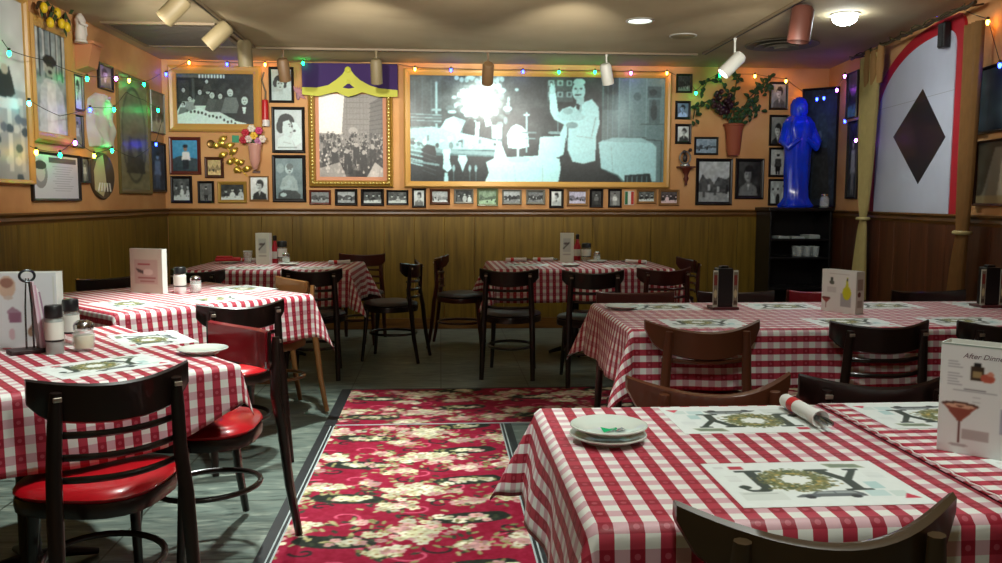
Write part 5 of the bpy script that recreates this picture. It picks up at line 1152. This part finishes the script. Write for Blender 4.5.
placemat(.72, 7.12, -.1, 'placemat at the left side of the table under the waiter mural')
placemat(1.52, 6.95, .05, 'placemat at the right side of the table under the waiter mural')

plm = mat('plate_stoneware', (206, 214, 206), .18, coat=.3)
PL = []
def plate(x, y, z, label, r=.085):
    if not PL:
        t = thing('side_plate', label, 'plate', (x, y, z), 0)
        obj('dish', MB().lathe([(0, .004), (.045, .004), (.05, 0), (.054, 0), (.056, .005), (.082, .014), (.085, .017), (.082, .019), (.056, .010), (.05, .008), (0, .008)], n=40), plm, t, True)
        obj('rim', MB().tube([(.0845*math.cos(a), .0845*math.sin(a), .0175) for a in np.linspace(0, 2*PI, 40)[:-1]], .0022, 6, closed=True), plm, t, True); PL.append(t)
    else: t = dup(PL[0], (x, y, z), 0, label)
    t['group'] = 'side plates'; return t
q = atz(608, 441, TZ); plate(q.x, q.y, TZ, 'lower plate of the stacked pair on the near right table'); plate(q.x+.001, q.y-.001, TZ+.0205, 'upper plate of the stacked pair with a green and silver foil on it')
t = thing('foil_wrapper', 'crumpled green and silver foil lying on the upper stacked plate', 'wrapper', (q.x+.0, q.y-.02, TZ+.0292), .3)
mb = MB(); mb.add([(-.02, -.01, 0), (0, -.014, .006), (.018, -.008, .001), (.02, .008, .004), (0, .01, .001), (-.018, .012, .007)], [(0, 1, 5), (1, 4, 5), (1, 2, 3), (1, 3, 4)]); obj('green_foil', mb, mat('foil_green', (40, 200, 130), .25, metal=.5), t)
mb = MB(); mb.add([(.005, -.016, .001), (.022, -.02, .006), (.036, -.012, .001), (.03, 0, .005), (.012, -.004, .003)], [(0, 1, 4), (1, 3, 4), (1, 2, 3)]); obj('silver_foil', mb, mat('foil_silver', (190, 180, 190), .2, metal=.8), t)
q = atz(203, 353, TZ); plate(q.x, q.y, TZ, 'single plate at the corner of the near left table')
q = atz(622, 309, TZ); plate(q.x, q.y, TZ, 'lone plate at the left end of the long right-hand table')
plate(1.06, 6.95, TZ, 'plate beside the small shaker under the waiter mural'); plate(1.36, 7.38, TZ, 'plate behind the shaker under the waiter mural')
plate(-1.24, 7.12, TZ, 'plate at the foot of the condiments under the gold frame'); plate(-1.78, 7.38, TZ, 'plate holding the red packet under the gold frame')
t = thing('red_packet', 'bright red folded napkin packet lying on a plate at the far left table', 'napkin', (-1.78, 7.38, TZ+.0195), .2)
obj('cloth_fold', MB().box(-.11, -.05, 0, .1, .05, .03, .012), mat('packet_red', (190, 22, 34), .5), t); obj('flap', MB().box(-.1, -.045, .0305, .03, .04, .042, .005), mat('packet_red', (0, 0, 0)), t)
# napkin rolls with cutlery
def roll(x, y, rz, label, z=TZ, s=1.0):
    t = thing('napkin_roll', label, 'napkin roll', (x, y, z+.0195*s), rz, 'napkin rolls'); t.scale = (s, s, s)
    npk = mat('napkin_white', (224, 224, 220), .8); X = Matrix.Rotation(PI/2, 4, 'Y')
    obj('napkin', MB().lathe([(0, -.09), (.014, -.09), (.016, -.085), (.016, .05), (.019, .09), (.015, .088), (0, .06)], n=18, mtx=X), npk, t, True)
    obj('paper_band', MB().lathe([(.0168, -.05), (.0168, -.022), (.0163, -.022), (.0163, -.05), (.0168, -.05)], n=20, mtx=X), mat('band_red', (196, 40, 44), .5), t, True)
    st = mat('cutlery_steel', (130, 138, 136), .22, metal=.9)
    obj('fork', MB().tube([(.07, .004, 0), (.105, .006, .001), (.13, .007, .001)], [.004, .007, .0045], 8, .5), st, t, True); obj('knife', MB().tube([(.07, -.006, .002), (.11, -.007, .002), (.135, -.007, .001)], [.006, .007, .003], 8, .5), st, t, True)
    return t
p0, p1 = atz(782, 407, TZ), atz(824, 431, TZ); roll((p0.x+p1.x)/2, (p0.y+p1.y)/2, math.atan2(p1.y-p0.y, p1.x-p0.x), 'napkin roll with red band and cutlery across the placemat on the near right table', TZ+.001, 1.12)
roll(-1.65, 7.52, .1, 'napkin roll with red band right of the red packet under the gold frame')
roll(-.84, 7.22, .4, 'napkin roll by the pointed side of the cloth under the gold frame')
roll(.66, 7.48, .1, 'napkin roll at the far left of the table under the waiter mural'); roll(.90, 7.5, -.1, 'second napkin roll nearer the menu under the waiter mural'); roll(1.66, 7.2, 2.6, 'napkin roll at the right corner of the table under the waiter mural')

# shakers
glass = mat('shaker_glass', (225, 232, 228), .08, trans=.6); chrome = mat('chrome', (205, 205, 205), .18, metal=1); blkc = mat('cap_black', (18, 18, 20), .4); cheese = mat('grated_cheese', (224, 218, 170), .9); salt = mat('salt_white', (230, 230, 226), .8); lab = mat('jar_label', (214, 214, 204), .6); pep = mat('pepper_dark', (40, 36, 34), .8)
def cheese_shaker(x, y, label, s=1.0, fill=cheese, z=TZ):
    t = thing('cheese_shaker', label, 'shaker', (x, y, z), 0, 'cheese shakers')
    obj('glass_body', MB().lathe([(0, 0), (.028*s, 0), (.034*s, .01*s), (.038*s, .045*s), (.034*s, .075*s), (.031*s, .08*s), (.029*s, .08*s), (.031*s, .07*s), (.034*s, .045*s), (.03*s, .012*s), (0, .008*s)], n=24), glass, t, True)
    obj('contents', MB().lathe([(0, .009*s), (.029*s, .013*s), (.0325*s, .045*s), (.0315*s, .058*s), (0, .06*s)], n=24), fill, t, True)
    obj('lid', MB().lathe([(.033*s, .079*s), (.034*s, .092*s), (.03*s, .102*s), (.018*s, .11*s), (0, .112*s)], n=24), chrome, t, True); return t
def jar(x, y, label, h=.13, r=.028, cat='jar', z=TZ, fill=None):
    t = thing('spice_jar', label, cat, (x, y, z), 0, 'black-capped spice jars')
    obj('jar_body', MB().lathe([(0, 0), (r*.95, 0), (r, .005), (r, h*.68), (r*.86, h*.74), (0, h*.74)], n=22), glass if fill is None else fill, t, True)
    obj('paper_label', MB().lathe([(r*1.01, h*.3), (r*1.03, h*.3), (r*1.03, h*.66), (r*1.01, h*.66), (r*1.01, h*.3)], n=22), lab, t, True)
    obj('collar', MB().lathe([(r*1.02, h*.26), (r*1.035, h*.26), (r*1.035, h*.3), (r*1.02, h*.3), (r*1.02, h*.26)], n=22), blkc, t, True)
    obj('cap', MB().lathe([(r*.95, h*.745), (r*1.02, h*.76), (r*1.0, h*.97), (r*.9, h), (0, h)], n=22), blkc, t, True); return t
q = atz(82, 352, TZ); cheese_shaker(q.x, q.y+.02, 'round glass cheese shaker with chrome lid on the near left table')
q = atz(54, 354, TZ); jar(q.x, q.y+.01, 'tall black-capped jar left of the cheese shaker on the near left table', .17, .029, fill=mat('salt_grey', (150, 156, 152), .3))
q = atz(64, 347, TZ); jar(q.x+.008, q.y+.05, 'second black-capped jar standing behind the tall one on the near left table', .17, .028)
q = atz(173, 292.5, TZ); jar(q.x+.05, q.y-.03, 'capped jar beside the menu on the brightly lit table', .15, .034, fill=mat('salt_white', (0, 0, 0)))
q = atz(187, 293, TZ); cheese_shaker(q.x+.05, q.y+.0, 'white-filled shaker on the brightly lit table', .9, salt)
q = atz(284, 264, TZ); jar(q.x-.02, q.y+.04, 'black-capped jar by the menu under the gold frame', .19, .04); cheese_shaker(q.x+.03, q.y-.07, 'small glass shaker on the table under the gold frame', .9, salt)
q = atz(588, 261.5, TZ); jar(q.x-.01, q.y+.04, 'black-capped jar by the menu under the waiter mural', .16, .042); cheese_shaker(q.x+.07, q.y-.05, 'small glass shaker on the table under the waiter mural', .85, salt)
def bottle(x, y, label):
    t = thing('sauce_bottle', label, 'bottle', (x, y, TZ), 0, 'red sauce bottles')
    obj('bottle_body', MB().lathe([(0, 0), (.03, 0), (.032, .01), (.032, .12), (.016, .16), (.013, .19), (0, .19)], n=20), mat('sauce_red', (176, 24, 40), .3), t, True)
    obj('cap', MB().lathe([(.016, .191), (.017, .23), (.012, .235), (0, .235)], n=16), blkc, t, True); obj('label_band', MB().lathe([(.0325, .04), (.0335, .04), (.0335, .1), (.0325, .1), (.0325, .04)], n=20), lab, t, True)
q = atz(273, 264, TZ); bottle(q.x, q.y+.1, 'red sauce bottle with black cap behind the menu under the gold frame')
q = atz(579, 261, TZ); bottle(q.x, q.y+.1, 'red sauce bottle with black cap behind the menu under the waiter mural')
t = thing('drinking_glass', 'empty tumbler on the table under the gold frame, left of the menu', 'glass', (-1.66, 7.38-.0, TZ) if False else (atz(248, 263, TZ).x, atz(248, 263, TZ).y, TZ), 0)
obj('glass_body', MB().lathe([(.03, 0), (.04, .1), (.037, .1), (.028, .01), (0, .01)], n=20), mat('clear_glass', (0, 0, 0)), t, True); obj('rim', MB().tube([(.0385*math.cos(a), .0385*math.sin(a), .101) for a in np.linspace(0, 2*PI, 20)[:-1]], .0025, 5, closed=True), mat('glass_rim', (0, 0, 0)), t, True)

# menus
def text(s, size, m, parent, loc, rot, shear=0, name='lettering'):
    cu = bpy.data.curves.new(name, 'FONT'); cu.body = s; cu.size = size; cu.shear = shear; cu.extrude = .0002; cu.materials.append(m); cu.resolution_u = 3
    tmp = bpy.data.objects.new('tmp', cu); C.objects.link(tmp); bpy.context.view_layer.update()
    me = bpy.data.meshes.new_from_object(tmp.evaluated_get(bpy.context.evaluated_depsgraph_get())); bpy.data.objects.remove(tmp)
    o = bpy.data.objects.new(name, me); C.objects.link(o); o.parent = parent; o.location = loc; o.rotation_euler = rot; return o
card = mat('menu_card', (226, 228, 222), .4, coat=.2)
def tent(A, B, h, dep, label, cvf, cvs=None, z=TZ, col=None):
    """A-B: base line of the face turned to the viewer, left to right"""
    A, B = Vector((A[0], A[1], 0)), Vector((B[0], B[1], 0)); M = (A+B)/2; w = (B-A).length
    t = thing('menu_tent', label, 'menu', (M.x, M.y, z), math.atan2(B.y-A.y, B.x-A.x))
    cd = col or card
    obj('front_panel', MB().box(-w/2, 0, 0, w/2, .002, h, .0006), cd, t)
    for s in (-1, 1): obj('side_panel', MB().box(s*w/2-(.002 if s > 0 else 0), .0022, 0, s*w/2+(0 if s > 0 else .002), dep, h), cd, t)
    obj('back_panel', MB().box(-w/2+.0022, dep-.002, 0, w/2-.0022, dep, h), cd, t)
    p_ = picture('front_print', cvf, w-.002, h-.002, t, y=-.0008, m=attr_mat('menu_print', .35, .4)); p_.location = (0, 0, h/2)
    if cvs:
        p_ = picture('side_print', cvs, dep-.004, h-.004, t, y=-.0008, m=attr_mat('menu_print')); p_.location = (w/2, dep/2, h/2); p_.rotation_euler = (0, 0, PI/2)
    return t, w
def cv_drinks():
    c = Cv(110, 120, (216, 218, 218)).fr(0, 0, 20, 25)
    c.rect(0, 0, 20, .5, (120, 140, 128)); 
    for k in range(9): c.rect(1.4, 4.0+.65*k, 3.2+.5*(k % 3), 4.18+.65*k, (150, 150, 158))
    c.rect(5.6, 4.8, 8.0, 8.0, (58, 42, 30)); c.rect(6.1, 4.0, 7.4, 4.8, (24, 24, 24)); c.rect(6.0, 5.8, 7.6, 7.2, (150, 130, 90)); c.ell(8.7, 7.2, 1.3, 1.0, (176, 84, 66)); c.ell(9.2, 6.2, .6, .5, (196, 130, 110))
    c.rect(4.6, 9.9, 8.6, 10.15, (100, 96, 100)); c.rect(2.6, 10.5, 10.6, 10.65, (150, 150, 156)); 
    for k in range(4): c.rect(6.2, 11.2+.5*k, 7.6, 11.35+.5*k, (176, 176, 180))
    c.ell(4.0, 13.9, 3.4, .75, (84, 54, 44)); c.poly([(.9, 14.0), (7.1, 14.0), (4.3, 17.6), (3.7, 17.6)], (132, 62, 46)); c.ell(4.0, 14.1, 2.7, .5, (206, 158, 132)); c.ell(4.0, 14.1, .8, .2, (110, 66, 50)); c.rect(3.85, 17.4, 4.25, 22.6, (92, 48, 42)); c.ell(4.0, 23, 1.8, .35, (170, 160, 160))
    c.rect(4.6, 19.1, 9.4, 21.4, (172, 160, 158)); c.rect(11.2, 13.6, 16.4, 19.2, (160, 160, 176)); c.poly([(13, 14.2), (13.4, 10.5), (14.2, 9), (14.6, 14.2)], (206, 196, 60)); c.ell(13.9, 12.8, 1.2, 2.6, (206, 200, 50)); c.rect(15.2, 14.4, 18.6, 14.6, (150, 150, 156)); c.rect(12.5, 21.4, 18, 21.7, (160, 160, 160))
    return c.blur(1)
A_, B_ = atz(938, 448, TZ2), atz(1002, 459.5, TZ2); dv = (B_-A_).normalized()
A_.x -= .01; A_.y -= .01
t, w_ = tent((A_.x, A_.y), (A_.x+dv.x*.21, A_.y+dv.y*.21), .236, .07, 'standing drinks menu with a brown cocktail picture at the photo edge', cv_drinks(), z=TZ2)
text('After Dinner Drinks', .0155, mat('script_rose', (96, 70, 80), .5), t, (-.062, -.0013, .207), (PI/2, 0, 0), .35)
def cv_cocktail():
    c = Cv(60, 84, (230, 231, 226)).fr(0, 0, 35, 50); c.rect(8, 4, 28, 5, (190, 186, 180)); c.rect(9.5, 9, 11.5, 13, (50, 60, 50)); c.ell(10.6, 15, 2.4, 2.4, (90, 96, 84)); c.rect(6, 20, 15, 27, (206, 204, 200), .8)
    c.rect(20, 27, 30.5, 42, (172, 172, 172)); c.ell(26, 26, 4.2, 8, (208, 206, 40)); c.poly([(24.5, 20), (25.6, 8), (26.6, 8), (27.5, 20)], (206, 206, 60)); c.rect(25.5, 9, 27, 12, (60, 66, 40)); c.ell(5, 34, 4.6, 1.5, (110, 50, 44)); c.poly([(.6, 34.4), (9.4, 34.4), (5.4, 40)], (150, 70, 60)); c.rect(4.7, 39, 5.5, 46, (130, 70, 66)); return c.blur(1)
def cv_side():
    c = Cv(24, 84, (190, 186, 176)).fr(0, 0, 10, 50); c.rect(1.5, 9, 8.5, 22, (120, 96, 84), .7); c.ell(4, 27, 2, 3, (90, 40, 36)); c.rect(2, 34, 8, 42, (150, 140, 130)); return c.blur(1)
A_, B_ = atz(821, 310, TZ), atz(855, 315, TZ); dv = (B_-A_).normalized()
tent((A_.x, A_.y), (B_.x, B_.y), .205, .055, 'white tent card with a yellow cocktail picture on the long right-hand table', cv_cocktail(), cv_side())
def cv_beige(hx=(170, 120, 118)):
    c = Cv(48, 66, (206, 198, 180)).fr(0, 0, 32, 46); c.rect(5, 11, 27, 36, (196, 172, 160)); c.rect(8, 15, 20, 17, (160, 70, 76)); c.poly([(6, 20), (14, 23), (16, 27), (8, 24)], (80, 70, 66)); c.ell(18, 24, 5, 3.4, (222, 206, 196)); c.rect(8, 29, 25, 30.5, (150, 90, 90)); c.rect(10, 33, 24, 34, (160, 110, 106)); return c.blur(1)
A_, B_ = atz(131, 292.5, TZ), atz(163, 294, TZ)
tent((A_.x, A_.y), (B_.x, B_.y), .255, .04, 'beige menu card with a rosy printed picture on the brightly lit table', cv_beige())
def cv_left():
    c = Cv(80, 100, (208, 212, 214)).fr(-25, 0, 52, 76); c.rect(14, 6, 21, 7.2, (150, 150, 160)); c.ell(1, 14, 9, 11, (196, 170, 150)); c.ell(1, 10, 6.5, 5, (150, 110, 96)); c.ell(2, 25, 5, 2, (190, 180, 170)); c.rect(2, 40, 14, 50, (150, 110, 130)); c.poly([(0, 38), (6, 34), (15, 40), (12, 50), (2, 50)], (130, 90, 110), .7); c.ell(24, 60, 3.6, 5, (150, 120, 96)); c.poly([(21, 58), (27, 58), (25, 52)], (120, 90, 70)); c.ell(4, 62, 3, 6, (196, 170, 176)); c.rect(48, 4, 49.5, 74, (190, 196, 176)); return c.blur(1)
A_, B_ = atz(-26, 353, TZ), atz(51, 351, TZ)
t0 = tent((A_.x-.01, A_.y+.09), (B_.x-.01, B_.y+.09), .272, .07, 'large white drinks menu at the photo edge on the near left table', cv_left())
A_, B_ = atz(256, 264.5, TZ), atz(268, 265, TZ)
def cv_small():
    c = Cv(22, 50, (200, 204, 188)).fr(0, 0, 12, 34); c.rect(2.5, 6, 9.5, 22, (172, 178, 168)); c.line(3, 18, 8, 11, 1, (60, 60, 56)); c.ell(5, 12, 1.6, 1.4, (90, 84, 80)); c.rect(3, 24, 9, 25, (150, 150, 140)); return c.blur(1)
tent((A_.x, A_.y), (A_.x+.115, A_.y-.02), .26, .06, 'upright pale menu on the table under the gold frame', cv_small())
A_ = atz(560, 262.5, TZ); tent((A_.x, A_.y), (A_.x+.115, A_.y-.02), .255, .06, 'upright pale menu on the table under the waiter mural', cv_small())
# black menu holders on the long table
def holder(px, py, label, rz=0):
    q = atz(px, py, TZ); t = thing('menu_holder', label, 'menu holder', (q.x, q.y, TZ), rz, 'black menu holders')
    obj('base', MB().box(-.065, -.05, 0, .065, .06, .014, .003), mat('holder_base', (78, 30, 34), .35), t)
    obj('caddy', MB().box(-.038, -.03, .0142, .038, .04, .205, .004), blk, t)
    obj('cap', MB().box(-.02, -.015, .2055, .02, .025, .217, .004), blk, t)
    for s in (-1, 1):
        obj('clear_sleeve', MB().box(s*.0385, -.03, .0142, s*.0625, -.026, .196), mat('sleeve_clear', (200, 205, 190), .15), t)
        c = Cv(16, 40, (120, 112, 96)) ; c.rect(.1, .1, .9, .4, (120, 50, 44)); c.ell(.5, .65, .35, .12, (190, 180, 140)); c.rect(.1, .85, .9, .95, (70, 60, 50))
        p_ = picture('menu_print', c, .02, .165, t, y=-.0305, m=attr_mat('menu_print')); p_.location = (s*.0505, 0, .105)
    return t
holder(723, 309, 'black menu holder on the long table, left of the white tent card'); holder(988, 307, 'black menu holder near the photo edge on the long table')
# caddy with a ring handle
q = atz(32, 352, TZ)
t = thing('menu_caddy', 'dark caddy with steel ring handle holding paper packets on the near left table', 'caddy', (q.x, q.y-.01, TZ), math.radians(38))
obj('base', MB().box(-.07, -.035, 0, .07, .035, .016, .004), mat('caddy_base', (42, 22, 24), .4), t)
stl = mat('steel_grey', (120, 128, 130), .25, metal=.8)
for s in (-1, 1): obj('upright', MB().tube([(.012*s, .0, .0165), (.010*s, 0, .16), (.004*s, 0, .262)], [.007, .006, .004], 8, .5), stl, t, True)
obj('ring_handle', MB().tube([(.024*math.cos(a), 0, .27+.02*math.sin(a)) for a in np.linspace(0, 2*PI, 24)[:-1]], .0045, 8, closed=True), mat('ring_dark', (60, 64, 66), .3, metal=.8), t, True)
for k in range(4): obj('packet', MB().prism([(.026+.009*k, .0165), (.034+.009*k, .0165), (.014+.006*k, .25-.012*k), (.008+.006*k, .25-.012*k)], -.028, .028, 'y'), mat('packet_%d' % k, [(198, 176, 186), (190, 150, 168), (210, 204, 206), (150, 120, 140)][k], .5), t)
# green cloth on a chair seat
q = atz(250, 363, .49); t = thing('green_napkin', 'folded green cloth lying on the seat behind the padded red-back chair', 'napkin', (SC.location.x, SC.location.y, .4865), .5)
obj('fold', MB().box(-.1, -.08, 0, .1, .08, .03, .008), mat('napkin_green', (30, 130, 90), .7), t); obj('top_fold', MB().box(-.09, -.06, .0305, .06, .07, .05, .006), mat('napkin_green', (0, 0, 0)), t)

# ------------------------------------------------------------------ light
def spot(loc, to, e, size, blend=.6, r=.06, col=(1, 1, .95)):  # stands in for room lamps; most have no fixture
    l = bpy.data.lights.new('stand_in_spot', 'SPOT'); l.energy = e; l.spot_size = math.radians(size); l.spot_blend = blend; l.shadow_soft_size = r; l.color = col
    o = bpy.data.objects.new('stand_in_spot', l); C.objects.link(o); o.location = loc; o.rotation_euler = (Vector(to)-Vector(loc)).to_track_quat('-Z', 'Y').to_euler(); return o
WH = (.93, 1.0, .93); WM = (1.0, .97, .88)
spot((-.85, 4.6, CEIL-.03), (-1.05, 4.4, 0), 460, 70, .7, .06, WH)      # recessed lamps over the left tables
spot((-.5, 2.7, CEIL-.03), (-.8, 2.8, 0), 185, 96, .7, .06, WH)
spot((-.1, 3.3, CEIL-.03), (-.1, 3.35, 0), 85, 66, .8, .06, WH)
spot((1.05, 1.75, CEIL-.03), (1.0, 1.75, 0), 75, 110, .8, .06, WH)
spot((1.75, 3.9, CEIL-.03), (1.8, 3.9, 0), 60, 100, .9, .06, WH)
spot((-1.25, 6.9, CEIL-.03), (-1.33, 7.0, 0), 105, 34, .9, .06, WH)  # added without a fixture to brighten the table under the gold frame
spot((1.1, 6.9, CEIL-.03), (1.15, 7.05, 0), 48, 36, .9, .06, WH)  # same kind of added spot for the table under the mural
spot((bright[0], bright[1], CEIL-.1), (bright[0]-.1, bright[1]-.3, 0), 25, 150, .9, .06, WH)
for x, e in ((-1.9, 190), (-.6, 215), (.9, 205), (2.2, 60)):           # unseen wall washers added to brighten the pictures
    spot((x, 5.3, 2.3), (x+.1, 8.6, 2.3), e, 58, 1, .05, WM)
spot((-.8, 4.4, CEIL-.12), (-2.66, 6.6, 2.2), 120, 80, 1, .05, WM)  # unseen spot added to light the left wall
spot((1.4, 4.4, CEIL-.12), (3.4, 6.6, 2.0), 95, 76, 1, .05, WM)  # unseen spot added to lift the curtained wall
def fill_light(loc, e, r=.12, col=(1, .95, .84)):
    l = bpy.data.lights.new('unseen_fill', 'POINT'); l.energy = e; l.shadow_soft_size = r; l.color = col
    o = bpy.data.objects.new('unseen_fill', l); C.objects.link(o); o.location = loc
fill_light((.3, .9, 2.2), 34, col=WH)  # unseen fill lamp added near the viewer; no bulb hangs there
for x, e in ((-1.3, 60), (.4, 60), (2.0, 44)): spot((x, 4.7, 2.1), (x, 7.3, 2.95), e, 96, 1, .08, (1, .95, .84))   # unseen uplights added to brighten the ceiling
w = bpy.data.worlds.new('world'); bpy.context.scene.world = w; w.use_nodes = True
w.node_tree.nodes['Background'].inputs[0].default_value = (.8, .8, .8, 1); w.node_tree.nodes['Background'].inputs[1].default_value = .0
sc = bpy.context.scene
sc.view_settings.view_transform = 'Standard'; sc.view_settings.look = 'None'; sc.view_settings.exposure = 0; sc.view_settings.gamma = 1
sc.cycles.use_denoising = True; sc.cycles.max_bounces = 8; sc.cycles.sample_clamp_indirect = 4; sc.cycles.caustics_reflective = False; sc.cycles.caustics_refractive = False
